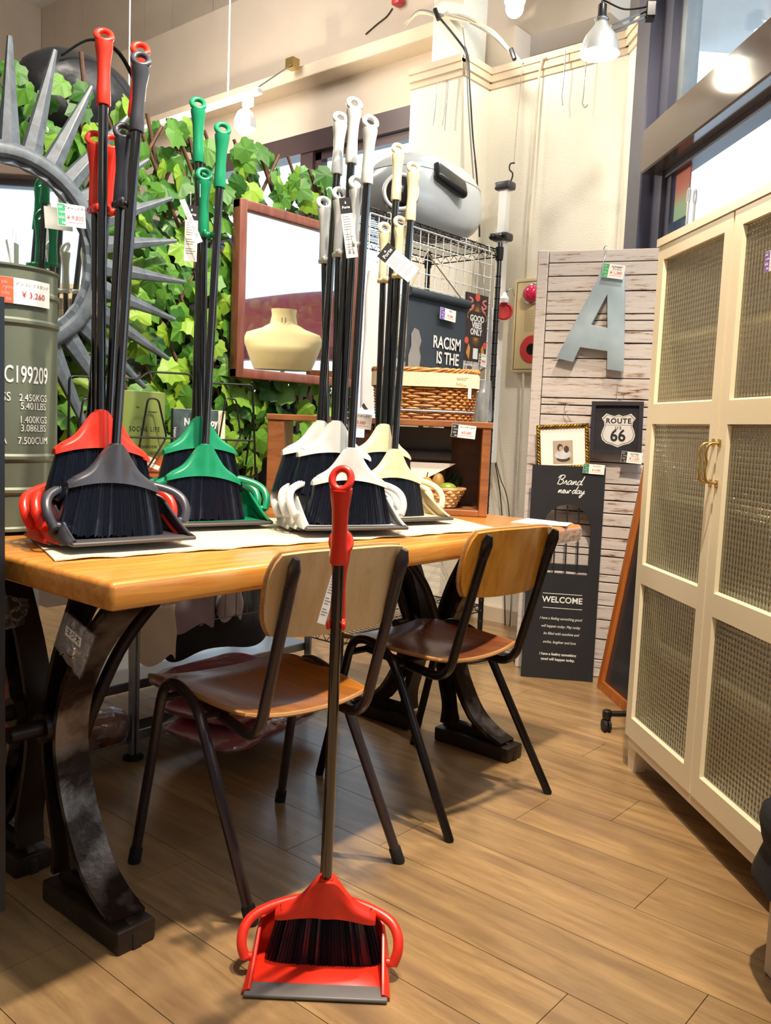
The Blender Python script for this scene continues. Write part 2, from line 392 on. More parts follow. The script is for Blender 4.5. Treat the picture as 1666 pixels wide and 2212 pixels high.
# --- column and dwarf wall with crown moulding
YC = at_x(1060, 160, 3.85).y; yc1 = at_x(888, 200, 3.62).y
struct(MB().box(3.62, 3.95, YC, yc1, 0, ZM).build('wall_column', MT['wall']), 'cream plastered column beside the window')
YK = at_x(1362, 94, 3.85).y
struct(MB().box(3.85, 3.97, YK - .02, YC, 0, ZM).build('wall_right', MT['wall']), 'cream plaster wall behind the weathered shutter')
def crown(mb, p, q, n, z1):
    """two-step crown along the wall line p->q with outward normal n"""
    p, q, n = Vector(p + (0,)), Vector(q + (0,)), Vector(n + (0,)); d = (q - p); L = d.length; M = basis(d.normalized(), n, (0, 0, 1), p)
    mb.box(-.0, L, 0, .022, z1 - .055, z1 - .004, M); mb.box(0, L, 0, .010, z1 - .085, z1 - .055, M); mb.box(0, L, 0, .03, z1 - .02, z1 + .012, M)
S2 = 0.70711
w0 = Vector((3.85, YK, 0)); Wd = Vector((-S2, -S2, 0)); Wo = Vector((S2, -S2, 0)); MW = basis(Wd, Wo, (0, 0, 1), w0)
mb = MB(); crown(mb, (3.62, YC), (3.62, yc1), (-1, 0), ZM); crown(mb, (3.62, YC), (3.85, YC), (0, -1), ZM); crown(mb, (3.85, YK), (3.85, YC), (-1, 0), ZM)
mb.box(-.01, .19, -.03, .0, ZM - .02, ZM + .012, MW); mb.box(-.01, .19, -.022, .0, ZM - .055, ZM - .004, MW); mb.box(0, .19, -.01, 0, ZM - .085, ZM - .055, MW)
struct(mb.build('trim_2', MT['beige2']), 'stepped crown moulding capping the cream walls')
struct(MB().box(0, .19, 0, .12, 0, ZM, MW).build('wall_return', MT['wall']), 'short angled cream wall next to the window post')
struct(MB().box(3.822, 3.85, YK, YC, 0, .075).build('baseboard_right', MT['beige2']), 'beige baseboard')
struct(MB().box(3.72, 3.93, at_x(1000, 60, 3.72).y, at_x(936, 60, 3.72).y, ZM, ZC).build('wall_pillar', MT['wall']), 'narrow white pillar rising above the column')

# --- shop front window wall on the right, 45 degrees to the room
win2 = struct(thing('window_2', 'tall dark framed shop window with brown transom', 'window', w0, kind='structure'))
f = MB(); f.rbox(.17, .34, -.03, .14, 0, ZC, .006, 1, MW); f.box(.34, .45, .02, .14, 0, ZC, MW); f.build('post', MT['navy'], win2)
for t in (2.05, 3.5, 4.95, 6.4): MB().rbox(t, t + .09, -.03, .14, 0, ZC, .006, 1, MW).build('post', MT['navy'], win2)
MB().rbox(.38, 7.3, -.05, .13, 2.105, 2.285, .006, 1, MW).build('transom', MT['transom'], win2)
MB().box(.45, 7.3, 0, .12, ZC - .25, ZC, MW).build('window_head', MT['navy'], win2)
MB().box(.45, 7.3, -.02, .13, .0, .72, MW).build('window_sill', MT['navy'], win2)
f = MB(); f.box(.45, 7.3, .03, .10, 2.075, 2.104, MW); f.box(.45, .50, .04, .10, .72, 2.1, MW); f.build('sash', MT['navy'], win2)
f = MB(); f.box(.45, .52, .05, .11, 2.285, 3.2, MW); f.box(.45, 2.05, .05, .11, 3.15, 3.2, MW); f.build('sash', MT['steel'], win2)
for a, b_ in ((.5, 2.05), (2.14, 3.5), (3.59, 4.95), (5.04, 6.4)):
    MB().box(a, b_, .066, .072, .72, 2.08, MW).build('pane', MT['pane'], win2)
    MB().box(a, b_, .076, .082, 2.285, ZC - .25, MW).build('pane', MT['pane'], win2)
MT['eave'] = mat('pale_blue_eave', '#e4eef4', 0.7, var=0.03)
ev = MB(); ev.box(-.6, 8, .35, 2.2, 3.05, 3.12, MW); ev.box(-.6, 8, .95, 1.05, 2.9, 3.05, MW); ev.box(-.6, 8, .30, .36, 2.98, 3.12, MW)
tag(ev.build('roof_eave', MT['eave']), 'pale eave overhanging outside the shop window', 'eave')
# --- the rest of the shop behind the camera
mbk, nt, b = newmat('white_brick'); br = nt.nodes.new('ShaderNodeTexBrick'); br.inputs['Scale'].default_value = 4.5
br.inputs['Color1'].default_value = hexc('#e6e0d6'); br.inputs['Color2'].default_value = hexc('#d8d2c8'); br.inputs['Mortar'].default_value = hexc('#b8b0a6')
mp = coords(nt, 'world', (1, 1, 1)); mp.inputs['Rotation'].default_value = (pi / 2, 0, 0); nt.links.new(mp.outputs[0], br.inputs['Vector']); nt.links.new(br.outputs[0], b.inputs['Base Color'])
struct(MB().box(-2.6, 5.2, 8.5, 8.6, 0, ZC).build('wall_left', MT['beige']), 'beige side wall')
struct(MB().box(-2.7, -2.6, -3.3, 8.6, 0, ZC).build('wall_rear', MT['beige']), 'beige rear wall')
struct(MB().box(-2.6, -1.0, -3.4, -3.3, 0, ZC).build('wall_front', mbk), 'white brick wall')
struct(MB().box(-.3, .6, -1.9, -1.8, 0, ZC, T(0, -.3, 0)).build('wall_pier', mbk), 'white brick pier')

# ================================================================== TABLE, CLOTH, CHAIRS
TZ = 0.741; TX0, TX1, TY0, TY1 = 0.74, 2.285, 1.18, 2.03
tab = thing('work_table', 'honey oak table with thick top on cast iron hourglass legs', 'table', (1.5, 1.6, 0))
top = MB().rbox(TX0, TX1, TY0, TY1, 0.693, TZ, .010, 3).build('tabletop', MT['oak'], tab, 40)
yc = 1.668
outer = [(.335, .0), (.335, .03), (.325, .042), (.305, .048), (.245, .072), (.184, .118), (.128, .21), (.098, .30), (.093, .37), (.115, .45), (.165, .53), (.235, .605), (.305, .662), (.335, .686), (.335, .693)]
inner = [(.165, .693), (.139, .64), (.105, .575), (.075, .515), (.045, .432), (.034, .37), (.037, .284), (.060, .19), (.078, .12), (.074, .06), (.066, .045), (.055, .03), (.055, 0)]
lo_hole = [(.115, .062), (.205, .064), (.168, .095), (.125, .155), (.10, .205), (.086, .20), (.096, .13), (.104, .09)]
hi_hole = [(.195, .665), (.255, .668), (.205, .615), (.145, .555), (.118, .55), (.142, .60)]
def leg_half(sgn, xo, parent):
    P = lambda pl: [(sgn * a, b_) for a, b_ in pl]
    M = basis((0, 1, 0), (0, 0, 1), (1, 0, 0), (xo + .04, yc, 0))
    vs, fs = spline_mesh([P(outer + inner), P(lo_hole), P(hi_hole)], .008, .002)
    web = MB().add(vs, fs, M)
    for hl in (lo_hole, hi_hole):
        web.tube([(a, b_, 0) for a, b_ in smooth_path([(x, y, 0) for x, y in P(hl)] + [(P(hl)[0] + (0,))], 2) for _ in (0,)] if False else [Vector(q) for q in smooth_path([(x, y, 0) for x, y in P(hl)] + [P(hl)[0] + (0,)], 2)][:-1], .013, 6, closed=True, M=M)
    w = web.build('leg', MT['iron'], parent, 40)
    def flange(pl, m_, half):
        pts = smooth_path([(sgn * a, b_, 0) for a, b_ in pl], 4); g = MB(); prev = None
        vs, fs = [], []
        for i, p in enumerate(pts):
            t = (pts[min(i + 1, len(pts) - 1)] - pts[max(i - 1, 0)]).normalized(); n = Vector((-t.y, t.x, 0)) * .006
            for q in (p + n, p - n):
                vs += [(q.x, q.y, -half), (q.x, q.y, half)]
        for i in range(len(pts) - 1):
            a = i * 4; c = a + 4
            fs += [(a, a + 1, c + 1, c), (a + 2, c + 2, c + 3, a + 3), (a, c, c + 2, a + 2), (a + 1, a + 3, c + 3, c + 1)]
        fs += [(0, 2, 3, 1), (len(vs) - 4, len(vs) - 3, len(vs) - 1, len(vs) - 2)]
        g.add(vs, fs, M); return g.build('flange', m_, w, 40)
    flange(outer[3:], MT['ironworn'], .036); flange(inner[:-3], MT['iron'], .030)
    foot = MB().rbox(min(sgn * .055, sgn * .335), max(sgn * .055, sgn * .335), 0, .045, -.042, .042, .006, 2, M); foot.build('foot', MT['iron'], w, 40)
    bolt = MB(); bolt.lathe([(.017, -.115), (.017, -.05), (.032, -.05), (.032, -.03), (.02, -.03), (.02, .03)], 14, M @ T(sgn * .063, .37, 0)); bolt.build('bolt', MT['iron'], w, 35)
for xo, dirx in ((.86, 1), (2.195, -1)):
    for sgn in (1, -1): leg_half(sgn, xo, tab)
    for s in (-.063, .063):
        xa = xo + (.085 if dirx > 0 else 0)
        MB().tube(smooth_path([(xa, yc + s, .33), (xa + dirx * .03, yc + s, .40), (xa + dirx * .10, yc + s, .52), (xa + dirx * .21, yc + s, .62), (xa + dirx * .36, yc + s, .69)], 5), .014, 8).build('brace', MT['iron'], tab, 50)

# cream cloth runner lying askew on the table
ca, cb, cc, cd = [at_z(x, y, TZ) for x, y in ((125, 1214), (878, 1166), (1010, 1150), (985, 1120))]
A = Vector((0.772, 1.405)); Bq = Vector((1.93, 1.235)); Cq = Vector((2.06, 1.50)); D = Vector((0.985, 2.0))
def cloth_fn(u, v):
    p = A * (1 - u) * (1 - v) + Bq * u * (1 - v) + Cq * u * v + D * (1 - u) * v
    wob = .004 * sin(u * 40) + .003 * sin(u * 97 + 2)
    e = (1 - min(1, v * 12)); return (p.x, p.y + wob * e, TZ + .0035 + .0022 * abs(sin(u * 31 + v * 3)) * e + .0012 * noise.noise((u * 9, v * 9, 0)))
tag(MB().grid(cloth_fn, 70, 16, .0025).build('table_runner', MT['cloth'], None, 60), 'cream woven cloth runner spread askew under the brooms', 'cloth')
# papers and taped corner on the right end
pp = [at_z(x, y, TZ + .002) for x, y in ((1103, 1127), (1165, 1133), (1205, 1126), (1140, 1119))]
tag(MB().prism([(p.x, p.y) for p in pp], TZ + .0005, TZ + .0015).build('paper_sheet', MT['paper']), 'cream paper sheet lying on the table end behind the amber chair', 'paper')
pp = [at_z(x, y, TZ + .002) for x, y in ((1150, 1133), (1225, 1137), (1236, 1130), (1180, 1126))]
tag(MB().prism([(p.x, p.y) for p in pp], TZ + .002, TZ + .003).build('paper_sheet', MT['paper']), 'white paper sheet at the outermost corner of the oak table', 'paper')
MT['tape'] = glassy('clear_tape', '#ffffff', 0.62, 0.5, 0.15, 0.4, 60)
def tape_fn(u, v):
    a = TX1 - .17 * (1 - u) ; s = v
    pts = [(TX1 - .17 + .165 * u, TY0 + .03, TZ + .0012), (TX1 - .17 + .165 * u, TY0 - .0012, TZ - .012), (TX1 - .15 + .14 * u, TY0 - .0012, .692)]
    i = 0 if s < .5 else 1; k = s * 2 - i; return tuple(pts[i][j] * (1 - k) + pts[i + 1][j] * k for j in range(3))
MB().grid(tape_fn, 6, 4).build('packing_tape', MT['tape'], tab)

def chair(name, label, pos, ang, m_back, m_seat, m_tube, feet, caps=True, edge='plyedge'):
    M = Matrix.Translation((pos[0], pos[1], 0)) @ rotz(ang)
    c = thing(name, label, 'chair', M=M, group='stacking school chairs at the oak table')
    B = lambda mb, n, m, par=c, s=45: mb.build(n, m, par, s, False)
    DX = -.02; FT = {k_: M.inverted() @ Vector((v_[0], v_[1], 0)) for k_, v_ in feet.items()}
    # seat: moulded ply, local +y faces the table
    def seat_fn(u, v):
        x = (u - .5) * 2; y = (v - .5) * 2
        # square to rounded square
        k = .32; X = x * sqrt(1 - k * y * y / 2 * .9) ; Y = y * sqrt(1 - k * x * x / 2 * .6)
        wd = .168 + .010 * Y; z = .436 + .018 * (X * X) ** 1.2 * (1 if True else 0) - .012 * (1 - Y * Y) * (1 - X * X) - .012 * max(0, Y - .6) / .4 + .006 * max(0, -Y - .5)
        return (X * wd + DX, .0 + Y * .195, z)
    st = B(MB().grid(seat_fn, 22, 22, .010), 'seat', m_seat)
    eg = MB(); ring = []
    for i in range(80):
        t = i / 80 * 4; k = int(t); q = t - k
        u, v = ((q, 0), (1, q), (1 - q, 1), (0, 1 - q))[k]; p = Vector(seat_fn(u, v)); ring.append(p - Vector((0, 0, .005)))
    eg.tube(ring, .0052, 6, closed=True); B(eg, 'seat_edge', MT[edge], st)
    for sx, sy in ((-.13, -.12), (.13, -.12), (-.13, .13), (.13, .13)):
        B(MB().sphere((sx + DX, sy, .4395), .006, 8, 5, (1, 1, .5)), 'rivet', MT['chrome'], st)
    for s in (-1, 1):
        path = [FT[(s, 1)], (s * .176 + DX, .105, .405), (s * .175 + DX, .085, .442), (s * .174 + DX, .045, .454), (s * .174 + DX, -.01, .446), (s * .175 + DX, -.055, .424), (s * .176 + DX, -.085, .385), FT[(s, -1)]]
        full = [Vector(path[0])] + smooth_path(path[1:7], 5) + [Vector(path[7])]
        mid = 13
        full[0] = full[0] + (full[1] - full[0]) * .002; full[-1] = full[-1] + (full[-2] - full[-1]) * .002
        a, b2 = full[:mid + 1], full[mid:]
        for part in (a, b2):
            lg = B(MB().tube(part, .0115, 10), 'leg', m_tube)
            if caps:
                e = part[0] if part[0].z < .1 else part[-1]; d = (part[1] - part[0]) if part[0].z < .1 else (part[-2] - part[-1]); d.normalize()
                B(MB().tube([e, e + d * .035, e + d * .04], [.0145, .0145, .012], 10), 'rubber_foot', MT['rubber'], lg)
        up = bend_path([(s * .115 + DX, .10, .412), (s * .128 + DX, -.200, .398), (s * .128 + DX, -.314, .78)], .055, 7)
        rs = [.0115] * len(up); fr = MB().tube(up[:-1] + [up[-1] * .80 + up[-2] * .20], .0115, 10)
        fr.add(*_flat_end(s)); B(fr, 'back_upright', m_tube)
    for yy in (.10, -.055): B(MB().tube([(-.172 + DX, yy, .41), (.172 + DX, yy, .41)], .009, 8), 'cross_bar', m_tube)
    def back_fn(u, v):
        x = (u - .5) * 2; z = (v - .5) * 2
        k = .22; X = x * sqrt(1 - k * abs(z) ** 3); Z = z * sqrt(1 - .16 * abs(x) ** 3)
        zz = .692 + Z * .083; return (X * .158 + DX, -.236 - (zz - .6) * .22 - .028 * (1 - X * X), zz)
    bk = B(MB().grid(back_fn, 20, 10, -.009), 'backrest', m_back)
    ring = []
    for i in range(64):
        t = i / 64 * 4; k = int(t); q = t - k
        u, v = ((q, 0), (1, q), (1 - q, 1), (0, 1 - q))[k]; p = Vector(back_fn(u, v)); ring.append(p + Vector((0, .0045, 0)))
    B(MB().tube(ring, .0048, 6, closed=True), 'backrest_edge', MT[edge], bk)
    return c
def _flat_end(s):
    m = MB(); a = Vector((s * .128 - .02, -.290, .70)); b2 = Vector((s * .128 - .02, -.309, .764))
    n = 10; pts = [a, a.lerp(b2, .3), a.lerp(b2, .7), b2]
    m.tube(pts, [.0115, .0145, .016, .009], 10, flat=.62); return m.v, m.f
chair('stacking_chair', 'beech ply chair with grey-brown tube frame and black rubber feet', (1.245, 1.372), radians(-9), MT['beech'], MT['seatwood'], MT['gunmetal'], {(-1, 1): (1.079, 1.614), (1, 1): (1.53, 1.621), (-1, -1): (1.104, 1.24), (1, -1): (1.504, 1.188)})
chair('stacking_chair', 'amber lacquered ply chair on thin black tube legs nearer the signs', (1.83, 1.375), radians(-6), MT['amber'], MT['redseat'], MT['darktube'], {(-1, 1): (1.731, 1.674), (1, 1): (2.12, 1.64), (-1, -1): (1.669, 1.164), (1, -1): (2.096, 1.136)}, False)

# ================================================================== BROOM AND DUSTPAN SETS
BLEN = 0.945
def handle_end(mb, p0, d, facing, r0=.0125, L=.135):
    """moulded grip along d ending in a slanted hanging ring; p0 = grip bottom"""
    d = d.normalized(); p0 = Vector(p0); f = Vector(facing); f = (f - d * f.dot(d)).normalized()
    pts = [p0 + d * t for t in (0, .004, .03, .06, .09, .105, .116, .124)]
    mb.tube(pts, [r0 + .001, r0 + .002, r0 + .0012, r0, r0 + .0012, r0 + .0034, r0 + .0052, r0 + .0054], 14)
    ax = (f * .85 + d * .53).normalized(); sx = d.cross(f).normalized(); sy = ax.cross(sx)
    M = basis(sx, sy, ax, p0 + d * .139)
    mb.tube([M @ Vector((0.0148 * cos(a), .0172 * sin(a), 0)) for a in [2 * pi * i / 24 for i in range(24)]], .0060, 8, closed=True)

def bristle_mesh():
    nb = 34; vs = []; fs = []
    rng = random.Random(5)
    loop = [];
    for i in range(nb): loop.append(-1 + 2 * i / (nb - 1))
    def prof(zf): return .083 + (.110 - .083) * (1 - zf), .014 + .012 * (1 - zf)
    rows = 6
    for side in (-1, 1):
        base = len(vs); jit = [rng.uniform(-1, 1) for _ in range(nb * 2)]
        for j in range(rows + 1):
            zf = 1 - j / rows; hw, th = prof(zf)
            for i in range(nb * 2):
                x = (-1 + 2 * i / (nb * 2 - 1)) * hw; g = .0022 if i % 2 else -.0012
                dz = (jit[i] * .004) if j == rows else 0
                vs.append((x + jit[i] * .001, side * (th * sqrt(max(0.12, 1 - (x / hw) ** 4 * .8)) + g + jit[i] * .0012), zf * .108 + dz * (1 - zf) - 0.0))
        w = nb * 2
        for j in range(rows):
            for i in range(w - 1):
                a = base + j * w + i; q = (a, a + 1, a + w + 1, a + w); fs.append(q if side > 0 else q[::-1])
    w = nb * 2; n0 = 0; n1 = (rows + 1) * w
    for i in range(w - 1):
        a = rows * w + i; fs.append((a, a + 1, n1 + a + 1, n1 + a)); fs.append((i + 1, i, n1 + i, n1 + i + 1))
    for j in range(rows):
        for i in (0, w - 1):
            a = j * w + i; fs.append((a, n1 + a, n1 + a + w, a + w))
    return vs, fs
BR = bristle_mesh()
def cap_mesh():
    nu, nv = 30, 8; mb = MB()
    def half(side):
        def fn(u, v):
            x = (u - .5) * 2; ax_ = abs(x)
            zb = .1035 - .016 * x * x; zt = zb + .020 * (1 - ax_ ** 8 * .45) + .050 * exp(-(ax_ / .42) ** 2.4) + .006 * (1 - ax_)
            z = zb + (zt - zb) * v
            th = (.0185 - .004 * v) * (1 - .42 * ax_ ** 10) + .003 * exp(-(ax_ / .16) ** 2)
            th *= (1 - .55 * (max(0, v - .6) / .4) ** 1.6 * (1 - exp(-(ax_ / .2) ** 2)))
            th -= .004 * exp(-((ax_ - .30) / .14) ** 2) * v * (1 - v) * 4
            return (x * .0925, side * th, z)
        return fn
    mb.grid(half(-1), nu, nv); mb.grid(half(1), nu, nv)
    a, b_ = half(-1), half(1)
    for v in (0, 1):
        mb.grid(lambda u, w, v=v: tuple(Vector(a(u, v)).lerp(Vector(b_(u, v)), w)), nu, 1)
    for u in (0, 1): mb.grid(lambda w, v, u=u: tuple(Vector(a(u, v)).lerp(Vector(b_(u, v)), w)), 1, nv)
    mb.lathe([(.0135, .150), (.0135, .176), (.0115, .180)], 14)
    return mb
CAPM = cap_mesh()
_cache = {}
def solve_top(N, px, L):
    d = ray(*px).normalized(); o = CAM - N; bq = o.dot(d); c = o.length_squared - L * L; disc = bq * bq - c
    if disc < 0: t = -bq
    else:
        t1, t2 = -bq - sqrt(disc), -bq + sqrt(disc)
        h = Vector((N.x, N.y, 0)).length
        f = lambda t: abs((CAM + d * t - N).to_2d().dot(Vector((N.x, N.y)).normalized()))
        t = t1 if f(t1) < f(t2) else t2
    return CAM + d * t
def set_broom(key, colname, label, origin, fang, neck_px, top_px, z_min, group, ringface=None):
    n = Vector((origin[0], origin[1], 0)).normalized()
    N = at_p(neck_px[0], neck_px[1], (origin[0], origin[1], 0), n)
    Tp = solve_top(N, top_px, BLEN - .17)
    zax = (Tp - N).normalized(); base = N - zax * .17
    f = Vector((cos(fang), sin(fang), 0)); yax = (-f - zax * (-f).dot(zax)).normalized(); xax = yax.cross(zax)
    if base.z < z_min: base.z = z_min
    M = basis(xax, yax, zax, base)
    o = thing('broom', label, 'broom', M=M, group=group); m = MT[colname]
    def part(nm, mbuild, mt, par=o, s=40):
        k = (nm, colname, key if nm == 'grip' else '')
        if k in _cache: return link(nm, _cache[k], None, par, None, False)
        q = mbuild().build(nm, mt, par, s, False); _cache[k] = q.data; return q
    hd = part('broom_head', lambda: MB().add(CAPM.v, CAPM.f), m, s=38)
    part('bristles', lambda: MB().add(*BR), MT['bristle'], s=60)
    part('handle_tube', lambda: MB().tube([(0, 0, .165), (0, 0, BLEN - .135)], .0095, 14), MT['blackgloss'])
    fl_ = M.inverted().to_3x3() @ Vector(ringface) if ringface else Vector((0, -1, 0))
    g = MB(); handle_end(g, (0, 0, BLEN - .158), Vector((0, 0, 1)), fl_); g.build('grip', m, o, 50, False)
    return o, M

def pan_mb():
    mb = MB(); hw = .128
    # floor plate
    mb.rbox(-hw + .004, hw - .004, -.088, .026, .003, .007, .0015, 1)
    # wall ribbon around the back
    path = []
    for i in range(9): t = i / 8; path.append((-hw + .003 * t, -.108 + .100 * t, .010 + .058 * (t ** 1.2)))
    for i in range(1, 16):
        a = pi - pi * i / 16; path.append((.125 * (abs(cos(a)) ** .55) * (1 if cos(a) > 0 else -1), -.008 + .034 * sin(a) ** .8, .068 + .020 * sin(a)))
    for i in range(9): t = 1 - i / 8; path.append((hw - .003 * t, -.108 + .100 * t, .010 + .058 * (t ** 1.2)))
    n = len(path)
    def fn(u, v):
        k = u * (n - 1); i = min(int(k), n - 2); q = k - i; p = Vector(path[i]).lerp(Vector(path[i + 1]), q)
        inw = .010 * v * v
        d = Vector((p.x, p.y - .0)).normalized() if p.y > .0 else Vector((1 if p.x > 0 else -1, 0))
        return (p.x - d.x * inw, p.y - d.y * inw + .012 * v * (p.z - .01) / .1, .003 + (p.z - .003) * v)
    mb.grid(fn, (n - 1) * 1, 5, .0028)
    rim = [fn(i / (n - 1), 1) for i in range(n)]; mb.tube(rim, .0033, 6)
    for s in (-1, 1):
        mb.tube([(s * .122, -.046, .032), (s * .138, -.046, .032)], .008, 10)
    return mb
def arms_mb():
    mb = MB()
    for s in (-1, 1):
        mb.tube(smooth_path([(s * .134, -.050, .030), (s * .142, -.044, .052), (s * .141, -.030, .074), (s * .127, -.012, .090), (s * .09, .006, .102), (s * .04, .020, .110), (0, .024, .114)], 4), [.0075] * 25, 8, flat=1.25)
    mb.lathe([(.015, .106), (.016, .122), (.0125, .140)], 12, T(0, .024, 0))
    return mb
PANM, ARMM = pan_mb(), arms_mb()
def set_pan(colname, label, origin, fang, top_px, z0, group, sx=1.0, lip='lip', hlen=.83, ringface=None, BM=None):
    f = Vector((cos(fang), sin(fang), 0)); M = basis(Vector((0, 0, 1)).cross(f), -f, (0, 0, 1), (origin[0], origin[1], z0))
    # x axis must make a right handed frame: x = y cross z
    M = basis((-f).cross(Vector((0, 0, 1))), -f, (0, 0, 1), (origin[0], origin[1], z0))
    o = thing('dustpan', label, 'dustpan', M=M, group=group); m = MT[colname]
    S = Matrix.Diagonal((sx, 1, 1, 1))
    MB().add(PANM.v, PANM.f, S).build('pan', m, o, 45, False)
    MB().add(ARMM.v, ARMM.f, S).build('handle_yoke', m, o, 50, False)
    lp = MB(); lp.rbox(-.126, .126, -.118, -.080, .001, .0085, .003, 2, S); lp.build('front_lip', MT[lip], o, 50, False)
    H0 = M @ Vector((0, .024, .125)); Tp = solve_top(H0, top_px, hlen - .125)
    if BM is not None:
        zx = BM.to_3x3() @ Vector((0, 0, 1)); vh = Vector((origin[0], origin[1], 0)).normalized(); Tp = at_p(top_px[0], top_px[1], BM.translation - f * .026, vh - zx * vh.dot(zx))
    a = Vector((0, .024, .125)); b_ = M.inverted() @ Tp; d = (b_ - a).normalized(); Lh = (b_ - a).length
    MB().tube([a, a + d * (Lh - .13)], .0088, 12).build('handle_tube', MT['blackgloss'], o, 40, False)
    fl_ = M.inverted().to_3x3() @ Vector(ringface) if ringface else Vector((0, -1, 0))
    g = MB(); handle_end(g, a + d * (Lh - .156), d, fl_, .0115); gr = g.build('grip', m, o, 50, False)
    cl = MB(); p = a + d * (Lh - .158); fwd = Vector((0, -1, 0)); sd = d.cross(fwd).normalized()
    Mc = basis(sd, fwd, d, p); cl.rbox(-.014, .014, -.012, .020, -.007, .006, .003, 1, Mc)
    for s in (-1, 1): cl.rbox(s * .012 - .0035, s * .012 + .0035, .016, .040, -.008, .006, .002, 1, Mc)
    cl.build('tube_clip', m, gr, 50, False)
    return o, M, Tp, d
G = 'broom and dustpan sets on the table'
def lip_origin(c, ang, back=0.0):
    f = Vector((cos(ang), sin(ang))); c = Vector(c) - f * (.115 + back); return (c.x, c.y)
RF = (-.45, -.75, .5)
cols = [
 # colour, word, lip centre, facing deg, list of (back, dz, neck, broom top, pan top, descriptive)
 ('char', 'charcoal', (.945, 1.418), -98, [(0, .010, (250, 981), (306, 120), (268, 265), '')]),
 ('red', 'red', (.945, 1.418), -98, [(.055, .005, (217, 897), (225, 57), (206, 282), ' in front'), (.105, .0, (236, 903), (305, 87), (243, 290), ' at the back')]),
 ('green', 'green', (1.287, 1.580), -106, [(0, .006, (443, 972), (482, 265), (441, 362), ' in front'), (.06, .0, (432, 909), (428, 207), (436, 372), ' at the back')]),
 ('grey', 'pale grey', (1.468, 1.322), -117, [(0, .012, (758, 991), (801, 262), (772, 380), ' in front'), (.05, .006, (726, 918), (767, 207), (735, 404), ' in the middle'), (.10, .0, (692, 918), (737, 239), (700, 424), ' at the back')]),
 ('ivory', 'ivory', (1.785, 1.402), -104, [(0, .006, (852, 985), (895, 355), (866, 467), ' in front'), (.055, .0, (829, 924), (862, 307), (832, 480), ' at the back')]),
]
PANS = {}
for cn, word, lc, fd, sets in cols:
    fa = radians(fd)
    for i, (bk, dz, nk, tp, ptp, wh) in enumerate(sets):
        org = lip_origin(lc, fa, bk); zt = TZ + .0075 + dz
        where = {'': 'standing before the red ones', ' in front': 'foremost of its colour', ' in the middle': 'between two others of its colour', ' at the back': 'hindmost of its colour'}[wh]
        n_sets = len(sets)
        _, bm_ = set_broom(cn + str(i), cn, '%s broom with black bristles on the cloth, %s' % (word, where), lip_origin(lc, fa, bk - .035), fa, nk, tp, zt + .008, 'table brooms', RF)
        PANS[(cn, i)] = set_pan(cn, '%s dustpan with long black handle on the cloth, %s' % (word, where), org, fa, ptp, zt, 'table dustpans', 1.0 + .03 * i, 'lipdark' if cn in ('char', 'ivory', 'green', 'grey') else 'lip', .815, RF, bm_)
# the single red set standing on the floor in front of the chair
pl, pr = at_z(524, 2156, 0), at_z(838, 2170, 0); c = (pl + pr) / 2; dirv = (pr - pl).normalized(); fa = atan2(dirv.y, dirv.x) - pi / 2
org = lip_origin((c.x, c.y), fa)
_, bm_ = set_broom('floor', 'red', 'bright red broom standing on the wood floor in front of the beech chair', lip_origin((c.x, c.y), fa, -.035), fa, (706, 1905), (739, 1012), .010, None, (-.8, -.5, .2))
set_pan('red', 'bright red dustpan with grey lip standing on the wood floor', org, fa, (738, 1150), .001, None, 1.0, 'lip', .80, (-.6, -.7, .3), bm_)

# hang tags
def hang_tag(label, tl, tr, br_, bl, depth_ref, style, back_tilt=0):
    n = Vector((depth_ref[0], depth_ref[1], 0)).normalized()
    P = [at_p(x, y, depth_ref, n) for x, y in (tl, tr, br_, bl)]
    r = (P[1] - P[0]); w = r.length; u = (P[0] - P[3]); h = u.length
    M = frame_at(P[3], r, u)
    t = thing('hang_tag', label, 'tag', P[3], 'paper hang tags on broom handles')
    MB().box(0, w, 0, h, -.0004, .0004, M).build('card', MT['paper'], t)
    hb = h * .26
    if style != 'plain':
        MB().box(0, w, h - hb, h, .0004, .0007, M).build('header_band', MT['ink'], t)
        lettering([('Porte', w * .5, h - hb * .62, w * .30, dict(bold=.0002))], MT['whiteink'], t, M @ T(0, 0, .0005), 'logo')
        ic = MB(); ic.prism([(w * .42, h - hb * .38), (w * .58, h - hb * .38), (w * .5, h - hb * .20)], .0007, .0009, M); ic.build('logo_mark', MT['whiteink'], t)
    tx = MB(); rng = random.Random(3)
    for i in range(14):
        y = h * .68 - i * h * .042
        if i in (6, 10): continue
        tx.box(w * .12, w * (.12 + rng.uniform(.45, .76)), y, y + h * .012, .0004, .0006, M)
    if style == 'draw':
        for xx in (.35, .65): tx.box(w * xx - .0006, w * xx + .0006, h * .12, h * .5, .0006, .0008, M)
        tx.box(w * .22, w * .45, h * .07, h * .12, .0006, .0008, M); tx.prism([(w * .56, h * .06), (w * .78, h * .06), (w * .70, h * .13), (w * .62, h * .13)], .0006, .0008, M)
    tx.build('printed_text', MT['greyink'], t)
    MB().tube([P[0].lerp(P[1], .5), P[0].lerp(P[1], .5) + u.normalized() * .03], .0006, 5).build('string', MT['paper'], t)
    return t
def near(k, off=.05):
    o = PANS[k][1].translation; n = Vector((o.x, o.y, 0)).normalized(); return o - n * off
hang_tag('white hang tag with black header beside the green broom handles', (398, 442), (426, 445), (424, 566), (397, 563), near(('green', 0), .02), 'logo')
hang_tag('narrow white hang tag turned edge-on over the green dustpan handle', (427, 428), (438, 424), (438, 520), (427, 526), near(('green', 0), .04), 'plain')
hang_tag('white hang tag with two broom drawings in front of the pale grey handles', (756, 428), (781, 425), (777, 556), (749, 558), near(('grey', 0), .03), 'draw')
